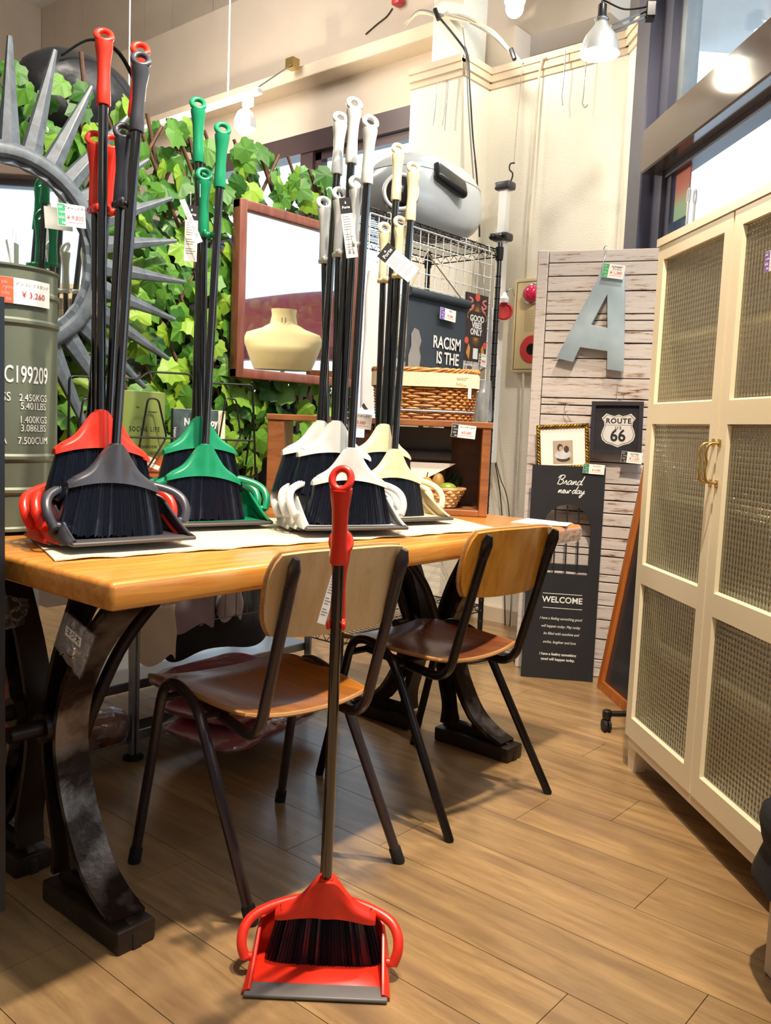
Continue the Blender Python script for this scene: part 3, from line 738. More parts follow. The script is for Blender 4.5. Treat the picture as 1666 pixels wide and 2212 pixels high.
hang_tag('tilted white hang tag with black header on the ivory handles', (850, 527), (874, 497), (908, 580), (882, 610), near(('ivory', 0), .03), 'logo')
hang_tag('white hang tag with black header hanging beside the red floor broom', (703, 1199), (720, 1204), (703, 1360), (685, 1345), (org[0] * 1.01, org[1] * 1.01, 0), 'logo')

# ================================================================== RIGHT SIDE: CABINET
WA = 0.8088; c0 = at_z(1345, 1655, 0)
cx_ = Vector((-cos(WA), -sin(WA), 0)); cy_ = Vector((sin(WA), -cos(WA), 0))
MC = basis(cx_, cy_, (0, 0, 1), c0)
cab = thing('glass_cabinet', 'cream white cupboard with reeded glass doors on short legs', 'cabinet', M=MC)
CWd, CD, CZ0, CZ1 = .875, .34, .10, 1.565
def CB(mb, n, m, par=cab, s=None): return mb.build(n, m, par, s, False)
b = MB(); b.box(0, .02, .02, CD, CZ0, CZ1); b.box(CWd - .02, CWd, .02, CD, CZ0, CZ1); b.box(.02, CWd - .02, CD - .012, CD, CZ0, CZ1)
b.box(.02, CWd - .02, .02, CD - .012, CZ0, CZ0 + .02); b.box(-.006, CWd + .006, -.004, CD, CZ1 - .018, CZ1 + .004); b.box(.02, CWd - .02, .03, CD - .012, CZ1 - .045, CZ1 - .018)
b.box(.02, CWd - .02, .004, .022, .078, CZ0 + .03)
CB(b, 'body', MT['cabwhite'])
for z in (.375, .60, .825, 1.07, 1.275): CB(MB().box(.021, CWd - .021, .045, CD - .013, z, z + .018), 'shelf', MT['cabwhite'])
for lx in (.0, CWd - .065):
    for ly in (.012, CD - .065):
        CB(MB().add([(lx, ly, CZ0), (lx + .065, ly, CZ0), (lx + .065, ly + .05, CZ0), (lx, ly + .05, CZ0), (lx + .003, ly + .003, 0), (lx + .045, ly + .003, 0), (lx + .045, ly + .04, 0), (lx + .003, ly + .04, 0)],
                    [(0, 1, 2, 3), (7, 6, 5, 4), (4, 5, 1, 0), (5, 6, 2, 1), (6, 7, 3, 2), (7, 4, 0, 3)]), 'leg', MT['cabwhite'])
# reeded glass
mg, nt, b = newmat('reeded_glass'); nt.nodes.remove(b); out = nt.nodes['Material Output']
tc = nt.nodes.new('ShaderNodeTexCoord'); sp = nt.nodes.new('ShaderNodeSeparateXYZ'); nt.links.new(tc.outputs['Object'], sp.inputs[0])
def mth(op, a, bb):
    n = nt.nodes.new('ShaderNodeMath'); n.operation = op
    for i, q in enumerate((a, bb)):
        if q is None: continue
        if isinstance(q, (int, float)): n.inputs[i].default_value = q
        else: nt.links.new(q, n.inputs[i])
    return n.outputs[0]
sxn = mth('ABSOLUTE', mth('SINE', mth('MULTIPLY', sp.outputs[0], pi / .014), None), None)
szn = mth('ABSOLUTE', mth('SINE', mth('MULTIPLY', sp.outputs[2], pi / .014), None), None)
hh = mth('ADD', sxn, mth('MULTIPLY', szn, .8))
bp = nt.nodes.new('ShaderNodeBump'); bp.inputs['Strength'].default_value = 1.0; bp.inputs['Distance'].default_value = .0035; nt.links.new(hh, bp.inputs['Height'])
rf = nt.nodes.new('ShaderNodeBsdfRefraction'); rf.inputs['IOR'].default_value = 1.30; rf.inputs['Roughness'].default_value = .06; rf.inputs[0].default_value = hexc('#f6faf0'); nt.links.new(bp.outputs[0], rf.inputs['Normal'])
tr = nt.nodes.new('ShaderNodeBsdfTransparent'); tr.inputs[0].default_value = hexc('#fafcf6')
gl = nt.nodes.new('ShaderNodeBsdfGlossy'); gl.inputs['Roughness'].default_value = .08; nt.links.new(bp.outputs[0], gl.inputs['Normal'])
m1 = nt.nodes.new('ShaderNodeMixShader'); m1.inputs[0].default_value = .3; nt.links.new(tr.outputs[0], m1.inputs[1]); nt.links.new(rf.outputs[0], m1.inputs[2])
m2 = nt.nodes.new('ShaderNodeMixShader'); m2.inputs[0].default_value = .24; nt.links.new(m1.outputs[0], m2.inputs[1]); nt.links.new(gl.outputs[0], m2.inputs[2]); nt.links.new(m2.outputs[0], out.inputs[0])
MT['reeded'] = mg
zb_ = [(.165, .573), (.630, 1.040), (1.097, 1.505)]
for side in (0, 1):
    x0, x1 = (.002, .434) if side == 0 else (.441, CWd - .002); p0, p1 = (x0 + .038, x1 - .040) if side == 0 else (x0 + .040, x1 - .038)
    d = MB(); d.box(x0, p0, 0, .02, .105, 1.545); d.box(p1, x1, 0, .02, .105, 1.545)
    for a, b_ in ((.105, .165), (.573, .63), (1.04, 1.097), (1.505, 1.545)): d.box(p0, p1, 0, .02, a, b_)
    for a, b_ in zb_:   # thin inner bevel strips
        d.add([(p0, 0, a), (p0 + .005, .010, a + .005), (p0 + .005, .010, b_ - .005), (p0, 0, b_)], [(0, 1, 2, 3)]); d.add([(p0, 0, a), (p1, 0, a), (p1 - .005, .010, a + .005), (p0 + .005, .010, a + .005)], [(0, 1, 2, 3)])
        d.add([(p1, 0, a), (p1, 0, b_), (p1 - .005, .010, b_ - .005), (p1 - .005, .010, a + .005)], [(0, 1, 2, 3)])
    dr = CB(d, 'door', MT['cabwhite'])
    for a, b_ in zb_: CB(MB().box(p0 + .001, p1 - .001, .009, .012, a + .001, b_ - .001), 'pane', MT['reeded'], dr)
    hx = x1 - .012 if side == 0 else x0 + .012
    h = MB(); h.rbox(hx - .007, hx + .007, -.003, 0, .985, 1.005, .001, 1); h.rbox(hx - .007, hx + .007, -.003, 0, .885, .905, .001, 1)
    h.tube(smooth_path([(hx, -.002, .993), (hx, -.026, .990), (hx, -.034, .965), (hx, -.030, .945), (hx, -.034, .925), (hx, -.026, .900), (hx, -.002, .897)], 4), .0038, 8); CB(h, 'handle', MT['brass'], dr, 50)

# price cards used all over the shop
CARD = {}
def price_card(P3, right, up, w, h, band, lines, price, label, struck=True, back=.002):
    M = frame_at(P3, right, up)           # P3 = lower left corner
    t = thing('price_card', label, 'price card', P3)
    MB().box(0, w, 0, h, -back, 0, M).build('card', MT['paper'], t)
    key = 'band' + band
    if key not in MT: MT[key] = mat('card_band_' + band.strip('#'), band, .7, var=.02)
    MB().box(w * .01, w * .27, h * .02, h * .98, 0, .0004, M).build('colour_band', MT[key], t)
    lettering([('sai', w * .10, h * .84, h * .2), ('ryou', w * .17, h * .62, h * .17), ('ichi', w * .13, h * .38, h * .2), ('ba', w * .19, h * .15, h * .2)], MT['whiteink'], t, M @ T(0, 0, .0004), 'shop_name')
    lettering([(tx, w * .63, h * (.82 - i * .18), h * .17, dict(shear=.2)) for i, tx in enumerate(lines)], MT['ink'], t, M, 'handwriting')
    lettering([(price, w * .62, h * .40, h * .28, dict(shear=.15))], MT['redink'], t, M, 'price')
    MB().box(w * .34, w * .92, h * .19, h * .205, 0, .0005, M).build('rule_line', MT['redink'], t)
    return t
def card_px(bl, br_, tl, plane_p, plane_n, *a, **k):
    A_, B_, C_ = [at_p(p[0], p[1], plane_p, plane_n) for p in (bl, br_, tl)]
    return price_card(A_, B_ - A_, C_ - A_, (B_ - A_).length, (C_ - A_).length, *a, **k)

ck = MC.to_3x3() @ Vector((0, -1, 0)); cq = at_p(1656, 590, c0, ck)
price_card(cq + ck * .006, cx_, (0, 0, 1), .075, .045, '#8a5fc0', ['キャビネット'], '¥39,800', 'price card taped on the second glass door of the cream cabinet')

# ================================================================== WEATHERED SHUTTER PANEL
mw, nt, b = newmat('weathered_white_paint')
mp = coords(nt, 'object', (1, 1, 1)); oi = nt.nodes.new('ShaderNodeObjectInfo')
ad = nt.nodes.new('ShaderNodeVectorMath'); ad.operation = 'ADD'; cmb = nt.nodes.new('ShaderNodeCombineXYZ'); ml = nt.nodes.new('ShaderNodeMath'); ml.operation = 'MULTIPLY'; ml.inputs[1].default_value = 30
nt.links.new(oi.outputs['Random'], ml.inputs[0]); nt.links.new(ml.outputs[0], cmb.inputs[2]); nt.links.new(mp.outputs[0], ad.inputs[0]); nt.links.new(cmb.outputs[0], ad.inputs[1])
st = nt.nodes.new('ShaderNodeMapping'); st.inputs['Scale'].default_value = (5, 5, 42); nt.links.new(ad.outputs[0], st.inputs[0])
n1 = nt.nodes.new('ShaderNodeTexNoise'); n1.inputs['Scale'].default_value = 1.4; n1.inputs['Detail'].default_value = 8; n1.inputs['Roughness'].default_value = .7; nt.links.new(st.outputs[0], n1.inputs['Vector'])
r1 = nt.nodes.new('ShaderNodeValToRGB'); e = r1.color_ramp.elements; e[0].position = .35; e[0].color = hexc('#5d3a2a'); e[1].position = .45; e[1].color = hexc('#c9bdb6')
x = e.new(.39); x.color = hexc('#a4846c'); x = e.new(.7); x.color = hexc('#d6ccc6'); nt.links.new(n1.outputs['Fac'], r1.inputs[0])
nt.links.new(r1.outputs[0], b.inputs['Base Color']); b.inputs['Roughness'].default_value = .75
bpn = nt.nodes.new('ShaderNodeBump'); bpn.inputs['Strength'].default_value = .5; bpn.inputs['Distance'].default_value = .003; nt.links.new(n1.outputs['Fac'], bpn.inputs['Height']); nt.links.new(bpn.outputs[0], b.inputs['Normal'])
MT['weather'] = mw; MT['darkgap'] = mat('dark_gap_wood', '#2c1c15', .8)
PA = at_z(1112, 1440, 0); pr_ = Vector((.355, -.935, 0)).normalized(); pn = Vector((-.935, -.355, 0)).normalized()
MP = basis(pr_, -pn, (0, 0, 1), PA)          # local x right along the panel, y into it, z up
def on_panel(px, py, off=0.0): return at_p(px, py, PA + pn * off, pn)
def pl(px, py, off=0.0): return MP.inverted() @ on_panel(px, py, off)
pan_t = thing('shutter_panel', 'weathered white plank shutter leaning in the corner', 'panel', M=MP)
zt = pl(1157, 541).z; xr = max(pl(1422, 541).x, .5); sw = pl(1180, 541).x - pl(1157, 541).x
MB().box(.004, xr, .022, .034, .002, zt - .004).build('backing', MT['darkgap'], pan_t, None, False)
MB().rbox(0, sw, 0, .034, 0, zt, .003, 1).build('stile', MT['weather'], pan_t, None, False)
ysl = [541, 568, 597, 630, 678, 692, 714, 740, 773, 814, 858, 873, 894, 919, 952, 991, 1036, 1050, 1071, 1098, 1125, 1150, 1174, 1189, 1227, 1243, 1264, 1292, 1322, 1363, 1406, 1440]
zs_ = [pl(1180 - .052 * (y - 541), y).z for y in ysl]; zs_[-1] = 0.0
for i in range(len(zs_) - 1):
    hgt = zs_[i] - zs_[i + 1]; til = random.uniform(-.003, .004); rr = random.uniform(-.0012, .0012)
    s = MB().rbox(0, xr - sw - .004, 0, .014, -hgt / 2 + .0022, hgt / 2 - .0022, .0015, 1).build('slat', MT['weather'], pan_t, None, False)
    s.matrix_basis = T(sw + .003, .006 + til * .5, (zs_[i] + zs_[i + 1]) / 2) @ Matrix.Rotation(til * 2.2, 4, 'X') @ Matrix.Rotation(rr, 4, 'Y')

# --- zinc letter A hanging on the shutter
MT['zinc'] = mat('blue_grey_zinc', '#b6c6ce', .45, .3, scale=6, h2='#93a5b0', lo=.3, hi=.7)
off = .03; Q = lambda p: (pl(p[0], p[1], off).x, pl(p[0], p[1], off).z)
outl = [(1306, 568), (1349, 577), (1349, 680), (1346, 802), (1312, 797), (1313, 758), (1253, 749), (1237, 781), (1203, 773), (1230, 720), (1262, 660), (1290, 606)]
hole = [(1313, 633), (1313, 710), (1276, 702)]
vs, fs = spline_mesh([[Q(p) for p in outl], [Q(p) for p in hole]], .008, .0015)
Ml = MP @ basis((1, 0, 0), (0, 0, 1), (0, -1, 0), (0, -off + .009, 0))
la = thing('letter_sign', 'large blue-grey zinc letter A hung tilted on the weathered shutter', 'sign', on_panel(1290, 780, off))
MB().add(vs, fs, Ml).build('letter', MT['zinc'], la, 30)
hk = [on_panel(x, y, o_) for x, y, o_ in ((1300, 590, .034), (1303, 570, .03), (1309, 548, .012), (1311, 534, .004), (1308, 531, -.02), (1304, 540, -.036))]
MB().tube(smooth_path(hk, 4), .0016, 6).build('wire_hook', MT['chrome'], la, 60)
card_px((1299, 598), (1346, 604), (1304, 568), PA + pn * .045, pn, '#3fae6a', ['ALPHABET', 'ブリキ A'], '¥ 1,380', 'green banded price card on the zinc letter A')

# --- route sign
tq = [pl(x, y, .03) for x, y in ((1275, 980), (1385, 984), (1283, 867))]
R0 = on_panel(1275, 980, .03); Rr = on_panel(1386, 983, .03) - R0; Ru = on_panel(1283, 867, .03) - R0
MR = frame_at(R0, Rr, Ru); rw, rh = Rr.length, Ru.length
rs = thing('framed_sign', 'square black framed sign with a white highway shield', 'sign', R0)
MT['navyframe'] = mat('dark_navy_frame', '#2a2632', .5, var=.15)
f = MB(); fw = .016
f.box(0, rw, 0, fw, -.006, .012, MR); f.box(0, rw, rh - fw, rh, -.006, .012, MR); f.box(0, fw, fw, rh - fw, -.006, .012, MR); f.box(rw - fw, rw, fw, rh - fw, -.006, .012, MR); f.build('frame', MT['navyframe'], rs)
MT['signblack'] = mat('chalk_black', '#15151a', .75, var=.3, scale=14, h2='#24242a')
MB().box(fw, rw - fw, fw, rh - fw, -.006, 0, MR).build('board', MT['signblack'], rs)
sh = [(0, .47), (.12, .42), (.24, .45), (.36, .50), (.50, .36), (.42, .24), (.41, .12), (.47, -.02), (.50, -.16), (.46, -.30), (.34, -.40), (.18, -.44), (0, -.52)]
shp = [(x, y) for x, y in sh] + [(-x, y) for x, y in sh[-2:0:-1]]
sc = rw * .66; cxs, cys = rw * .53, rh * .46
def shield(k, z0, z1): return MB().prism([(cxs + x * sc * k, cys + y * sc * k) for x, y in shp], z0, z1, MR)
MT['signwhite'] = mat('worn_white_print', '#d6d2ce', .7, scale=30, h2='#a9a5a2', lo=.25, hi=.4)
shield(1, 0, .0006).build('shield', MT['signwhite'], rs); shield(.93, .0006, .0009).build('shield_line', MT['signblack'], rs); shield(.90, .0009, .0012).build('shield_face', MT['signwhite'], rs)
MB().box(cxs - sc * .40, cxs + sc * .40, cys + sc * .145, cys + sc * .155, .0012, .0014, MR).build('shield_rule', MT['signblack'], rs)
lettering([('ROUTE', cxs, cys + sc * .27, sc * .21, dict(bold=.0009, spacing=1.15)), ('U S', cxs, cys + sc * .06, sc * .13, dict(bold=.0004)), ('66', cxs, cys - sc * .18, sc * .50, dict(sx=.92, bold=.0015))], MT['signblack'], rs, MR @ T(0, 0, .001))
hk = [on_panel(x, y, .02) for x, y in ((1336, 818), (1333, 845), (1332, 860), (1340, 866), (1347, 858), (1347, 848))]
MB().tube(smooth_path(hk, 4), .0015, 6).build('wire_hook', MT['chrome'], rs, 60)
card_px((1341, 998), (1386, 1003), (1343, 974), PA + pn * .05, pn, '#26272b', ['ROUTE66 ', 'フレーム'], '¥ 1,320', 'black banded price card under the framed highway sign')

# --- gold photo frame
G0 = on_panel(1161, 1015, .045); Gr = on_panel(1274, 1012, .045) - G0; Gu = on_panel(1160, 919, .045) - G0
MG = frame_at(G0, Gr, Gu); gw, gh = Gr.length, Gu.length
gf = thing('photo_frame', 'ornate gold picture frame with an old photograph in a white mount', 'picture frame', G0)
MT['gold'] = mat('antique_gold', '#b98f3a', .32, .85, scale=40, h2='#5e4218', lo=.3, hi=.6, bump=.6, bscale=120)
def braid(mb, a, b_, M):
    a, b_ = Vector(a), Vector(b_); L = (b_ - a).length; n = int(L / .012)
    for ph in (0, pi):
        d = (b_ - a).normalized(); s = Vector((-d.y, d.x, 0))
        mb.tube([a + d * (L * i / (n * 4)) + s * .004 * sin(i * pi / 4 + ph) + Vector((0, 0, .004 * cos(i * pi / 4 + ph))) for i in range(n * 4 + 1)], .0038, 6, M=M)
    mb.box(0, 1, 0, 1, 0, 1, Matrix.Diagonal((0, 0, 0, 1)) if False else M @ T(min(a.x, b_.x) - .008, min(a.y, b_.y) - .008, -.008) @ Matrix.Diagonal((abs(b_.x - a.x) + .016, abs(b_.y - a.y) + .016, .008, 1)))
e_ = .008; cn = [(e_, e_), (gw - e_, e_), (gw - e_, gh - e_), (e_, gh - e_)]
m_ = MB()
for i in range(4): braid(m_, cn[i] + (0,), cn[(i + 1) % 4] + (0,), MG)
m_.build('gilt_frame', MT['gold'], gf, 60)
MB().box(.016, gw - .016, .016, gh - .016, -.008, -.003, MG).build('mount', MT['paper'], gf)
MT['sepia'] = mat('sepia_paper', '#b9a58e', .6, var=.15, scale=6); MT['sepiadark'] = mat('sepia_dark', '#4a3a34', .6); MT['sepiapale'] = mat('sepia_pale', '#d9d6d4', .6, var=.3, scale=40)
phx, phy, phw, phh = gw * .31, gh * .12, gw * .38, gh * .52
MB().box(phx, phx + phw, phy, phy + phh, -.003, -.0025, MG).build('photograph', MT['sepia'], gf)
def blob(cx0, cy0, rx, ry, m, z, nm): MB().prism([(phx + phw * (cx0 + rx * cos(a)), phy + phh * (cy0 + ry * sin(a))) for a in [2 * pi * i / 20 for i in range(20)]], -.0025, z, MG).build(nm, m, gf)
blob(.52, .22, .34, .14, MT['sepiadark'], -.0022, 'photo_shadow'); blob(.5, .40, .42, .20, MT['sepiapale'], -.0020, 'photo_figures'); blob(.36, .70, .14, .16, MT['sepiadark'], -.0018, 'photo_head'); blob(.68, .62, .13, .15, MT['sepiadark'], -.0018, 'photo_head'); blob(.40, .65, .09, .11, MT['sepia'], -.0016, 'photo_face')
hk = [on_panel(x, y, .02) for x, y in ((1234, 910), (1225, 897), (1219, 886), (1222, 876), (1230, 874))]
MB().tube(smooth_path(hk, 4), .0014, 6).build('wire_hook', MT['chrome'], gf, 60)

# --- black welcome board
SB = at_z(1125, 1461, 0); SR = at_z(1281, 1474, 0); sr = (SR - SB).normalized(); sn = Vector((-sr.y, sr.x, 0)) * -1
if sn.dot(SB) > 0: sn = -sn
TLp = at_p(1157, 1004, SB - sn * .03, sn); su = (TLp - SB)
TRp = at_p(1315, 1013, SB - sn * .03, sn)
swd = ((TRp - TLp).length + (SR - SB).length) / 2; shh = su.length; MS = frame_at(SB + Vector((0, 0, .001)), SR - SB, su); MSi = MS.inverted(); nS = MS.to_3x3() @ Vector((0, 0, 1))
def sb(px, py): v = MSi @ at_p(px, py, SB, nS); return (v.x, v.y)
bd = thing('welcome_board', 'tall black wooden board lettered Brand new day and Welcome', 'sign board', SB)
arch = [sb(1168, 1236), sb(1270, 1244)] + [sb(*p) for p in ((1277, 1140), (1272, 1122), (1262, 1106), (1248, 1095), (1230, 1090), (1210, 1092), (1194, 1100), (1183, 1112), (1177, 1125))]
vs, fs = spline_mesh([[(0, 0), (swd, 0), (swd, shh), (0, shh)], arch], .008)
MT['boardblack'] = mat('soft_black_board', '#1d1c20', .8, var=.2, scale=10)
MB().add(vs, fs, MS @ T(0, 0, -.008)).build('board', MT['boardblack'], bd)
for xb, xt in ((1196, 1201), (1221, 1227), (1247, 1252)):
    a, b2 = sb(xb, 1240), sb(xt, 1092); MB().tube([MS @ Vector((a[0], a[1], -.010)), MS @ Vector((b2[0], b2[1], -.010))], .0035, 6).build('bar', MT['boardblack'], bd, 50)
a, b2 = sb(1170, 1232), sb(1272, 1210); MB().box(a[0], b2[0], a[1], a[1] + .028, -.045, -.016, MS).build('ledge', MT['boardblack'], bd)
Cm = lambda x, y: sb(x, y)
# cursive strokes for the two handwritten words
GL = {
 'B': ([[(.1, .0), (.25, 1.0), (.5, 1.15), (.72, 1.0), (.6, .72), (.32, .6)], [(.32, .6), (.65, .5), (.68, .2), (.42, -.02), (.12, .08)], [(-.02, .75), (.12, 1.05), (.3, 1.12)]], .80),
 'r': ([[(0, .05), (.15, .35), (.2, .48), (.3, .42), (.32, .1), (.45, .02), (.55, .1)]], .48),
 'a': ([[(.42, .42), (.2, .48), (.03, .2), (.15, .0), (.36, .18), (.46, .46), (.42, .1), (.52, .02), (.62, .1)]], .58),
 'n': ([[(0, .05), (.1, .45), (.1, .02), (.25, .4), (.38, .44), (.4, .1), (.5, .02), (.6, .1)]], .58),
 'd': ([[(.42, .42), (.2, .48), (.03, .2), (.15, .0), (.36, .18), (.62, 1.1), (.45, .2), (.52, .02), (.66, .1)]], .62),
 'e': ([[(0, .1), (.25, .26), (.3, .42), (.15, .46), (.05, .2), (.2, .0), (.42, .1)]], .42),
 'w': ([[(0, .4), (.08, .1), (.2, .02), (.32, .4), (.34, .08), (.48, .04), (.58, .44), (.75, .36)]], .72),
 'y': ([[(.05, .46), (.1, .15), (.25, .1), (.45, .46), (.32, -.2), (.1, -.55), (.0, -.35), (.3, -.08), (.6, .12)]], .6), ' ': ([], .25)}
def cursive(word, x, y, h, M, slant=.28):
    mb = MB(); w = sum(GL[c][1] for c in word) * h; cx0 = x - w / 2
    for c in word:
        for stk in GL[c][0]:
            mb.tube(smooth_path([(cx0 + (p[0] + slant * p[1]) * h, y + p[1] * h, .0005) for p in stk], 5), .0018, 5, M=M, flat=.3)
        cx0 += GL[c][1] * h
    return mb
p = Cm(1230, 1047); cursive('Brand', p[0], p[1], .033, MS).build('lettering', MT['whiteink'], bd)
p = Cm(1234, 1066); cursive('new day', p[0], p[1], .028, MS).build('lettering', MT['whiteink'], bd)
p = Cm(1215, 1297); lettering([('WELCOME', p[0], p[1], .034, dict(bold=.0006, sx=.98))], MT['whiteink'], bd, MS)
m_ = MB()
for yy, in ((1282,), (1313,)):
    a = Cm(1173, yy - 2); b2 = Cm(1258, yy + 5); m_.box(a[0], b2[0], (a[1] + b2[1]) / 2 - .001, (a[1] + b2[1]) / 2 + .001, 0, .0006, MS)
m_.build('rule_line', MT['whiteink'], bd)
it = []
for tx, x, y, s in (('I have a feeling something good', 1211, 1337, .0155), ('will happen today. May today', 1211, 1354, .0155), ('be filled with sunshine and', 1212, 1370, .0155), ('smiles, laughter and love', 1208, 1388, .0155)):
    p = Cm(x, y); it.append((tx, p[0], p[1], s, dict(shear=.38, sx=.86)))
for tx, x, y in (('I have a feeling something', 1205, 1414), ('good will happen today.', 1205, 1425)): p = Cm(x, y); it.append((tx, p[0], p[1], .0150, dict(bold=.0003, sx=.95)))
lettering(it, MT['whiteink'], bd, MS)
card_px((1259, 1022), (1305, 1026), (1259, 1001), SB + nS * .006, nS, '#2f7d5c', ['ウェルカム'], '¥ 5,980', 'green banded price card clipped on top of the black welcome board')

# --- orange wood standing mirror leaning by the window, mostly behind the cabinet
B0 = at_z(1289, 1484, 0); B1 = at_z(1347, 1536, 0); topd = (at_p(1379, 1061, B0, (S2, S2, 0)) - B0).normalized()
MT['orange'] = wood('orange_stained_wood', '#9a4f1c', '#c2712c', (30, 30, 3), .35, 'object', 0, .2)
om = thing('floor_mirror', 'tall orange wood framed mirror leaning behind the cabinet', 'mirror', B0)
rdir = (B1 - B0).normalized(); MO = frame_at(B0, rdir, topd); HH, WW = 1.28, .34
f = MB(); f.box(0, .035, 0, HH, -.03, 0, MO); f.box(WW - .035, WW, 0, HH, -.03, 0, MO); f.box(.035, WW - .035, 0, .035, -.03, 0, MO); f.box(.035, WW - .035, HH - .035, HH, -.03, 0, MO); f.build('frame', MT['orange'], om)
MT['darkglass'] = mat('dark_mirror_back', '#3a3a40', .3, .2, var=.1)
MB().box(.035, WW - .035, .035, HH - .035, -.022, -.015, MO).build('mirror_panel', MT['darkglass'], om)
# --- caster of a rack behind the cabinet
k0 = at_z(1309, 1580, 0); kr = thing('clothes_rack', 'black clothes rack with a caster half hidden behind the cabinet', 'rack', k0)
Mk = basis(cx_, cy_, (0, 0, 1), k0)
def caster(xx, yy):
    w = MB(); w.lathe([(.012, -.014), (.022, -.012), (.022, -.003), (.006, -.003), (.006, .003), (.022, .003), (.022, .012), (.012, .014)], 16, Mk @ T(xx, yy, .022) @ Matrix.Rotation(pi / 2, 4, 'X')); w.build('caster_wheel', MT['rubber'], kr, 40)
    w = MB(); w.rbox(xx - .012, xx + .012, yy - .004, yy + .004, .022, .052, .003, 1, Mk); w.lathe([(.014, .046), (.016, .052), (.016, .072), (.010, .076)], 12, Mk @ T(xx, yy, 0)); w.build('caster_fork', MT['black'], kr, 40)
caster(0, 0); caster(.0, .13)
MB().tube([Mk @ Vector((0, -.005, .062)), Mk @ Vector((0, .135, .062))], .010, 10).build('base_rail', MT['black'], kr, 40)
MB().tube([Mk @ Vector((0, .125, .062)), Mk @ Vector((0, .125, 1.0))], .011, 10).build('upright', MT['black'], kr, 40)
# --- low stool with black cover at the right edge
s0 = at_z(1648, 2098, 0); sl = thing('low_stool', 'low stool with whitewashed legs and black padded cover', 'stool', s0)
Ms = basis(cx_, cy_, (0, 0, 1), s0)
for xx in (0, .24):
    for yy in (0, .22):
        g = MB(); g.rbox(xx, xx + .03, yy, yy + .03, .0, .21, .004, 1, Ms); g.build('leg', MT['beige2'], sl)
def cushion(u, v):
    a = u * 2 * pi; prof = [(.0, .345), (.13, .343), (.165, .325), (.172, .300), (.166, .270), (.158, .250), (.165, .215), (.172, .190), (.150, .170), (.0, .168)]
    k = v * (len(prof) - 1); i = min(int(k), len(prof) - 2); q = k - i; r = prof[i][0] * (1 - q) + prof[i + 1][0] * q; z = prof[i][1] * (1 - q) + prof[i + 1][1] * q
    r *= 1 + .05 * noise.noise((cos(a) * 2, sin(a) * 2, z * 12)); return Ms @ Vector((.085 + r * cos(a) * 1.05, .118 + r * sin(a), z + .012 * noise.noise((cos(a) * 1.5, sin(a) * 1.5, 3))))
MT['blackcloth'] = mat('black_cloth', '#0f0e12', .85, var=.3, bump=.4, bscale=200)
MB().grid(cushion, 36, 27).build('padded_cover', MT['blackcloth'], sl, 60)

# ================================================================== DISPLAY BEHIND THE TABLE
LY = 2.22
# --- trellis with artificial ivy
tre = thing('ivy_trellis', 'willow lattice screen covered with artificial green ivy leaves', 'trellis', (1.6, LY, .62))
MT['willow'] = mat('brown_willow', '#6a4a3a', .7, var=.3, scale=25)
xl, xr_ = .78, 2.33; zl, zh = .72, 1.84
k = 0
for dirn in (1, -1):
    x = xl - 1.0
    while x < xr_ + 1.0:
        a = Vector((x, LY + .008 * dirn, zl)); b_ = Vector((x + dirn * .62, LY + .008 * dirn, zh + random.uniform(-.02, .05)))
        # clip to x range
        def clip(p, q):
            if q.x == p.x: return None
            t0, t1 = 0, 1
            for lim, s in ((xl, 1), (xr_, -1)):
                fp, fq = s * (p.x - lim), s * (q.x - lim)
                if fp < 0 and fq < 0: return None
                if fp < 0: t0 = max(t0, fp / (fp - fq))
                if fq < 0: t1 = min(t1, fp / (fp - fq))
            return (p.lerp(q, t0), p.lerp(q, t1)) if t1 - t0 > .05 else None
        c = clip(a, b_)
        if c: MB().tube([c[0], c[0].lerp(c[1], .5) + Vector((.006 * random.uniform(-1, 1), 0, 0)), c[1]], .0055, 6).build('stick', MT['willow'], tre, 60)
        x += .115
ml, nt, b = newmat('ivy_leaf'); oi = nt.nodes.new('ShaderNodeObjectInfo'); rp = nt.nodes.new('ShaderNodeValToRGB'); nt.links.new(oi.outputs['Random'], rp.inputs[0])
rp.color_ramp.elements[0].color = hexc('#356b26'); rp.color_ramp.elements[1].color = hexc('#93b836'); e2 = rp.color_ramp.elements.new(.5); e2.color = hexc('#5f9632')
nt.links.new(rp.outputs[0], b.inputs['Base Color']); b.inputs['Roughness'].default_value = .38
nz = nt.nodes.new('ShaderNodeTexNoise'); nz.inputs['Scale'].default_value = 40; bpn = nt.nodes.new('ShaderNodeBump'); bpn.inputs['Strength'].default_value = .4; bpn.inputs['Distance'].default_value = .002
tcn = nt.nodes.new('ShaderNodeTexCoord'); nt.links.new(tcn.outputs['Object'], nz.inputs['Vector']); nt.links.new(nz.outputs['Fac'], bpn.inputs['Height']); nt.links.new(bpn.outputs[0], b.inputs['Normal'])
trn = nt.nodes.new('ShaderNodeBsdfTranslucent'); nt.links.new(rp.outputs[0], trn.inputs[0]); mx = nt.nodes.new('ShaderNodeMixShader'); mx.inputs[0].default_value = .35
nt.links.new(b.outputs[0], mx.inputs[1]); nt.links.new(trn.outputs[0], mx.inputs[2]); nt.links.new(mx.outputs[0], nt.nodes['Material Output'].inputs[0]); MT['leaf'] = ml
LEAF = [(0, -.38), (.15, -.45), (.34, -.40), (.42, -.24), (.56, -.10), (.46, .04), (.43, .22), (.27, .25), (.15, .44), (0, .60)]
LEAF = LEAF + [(-x, y) for x, y in LEAF[-2:0:-1]]
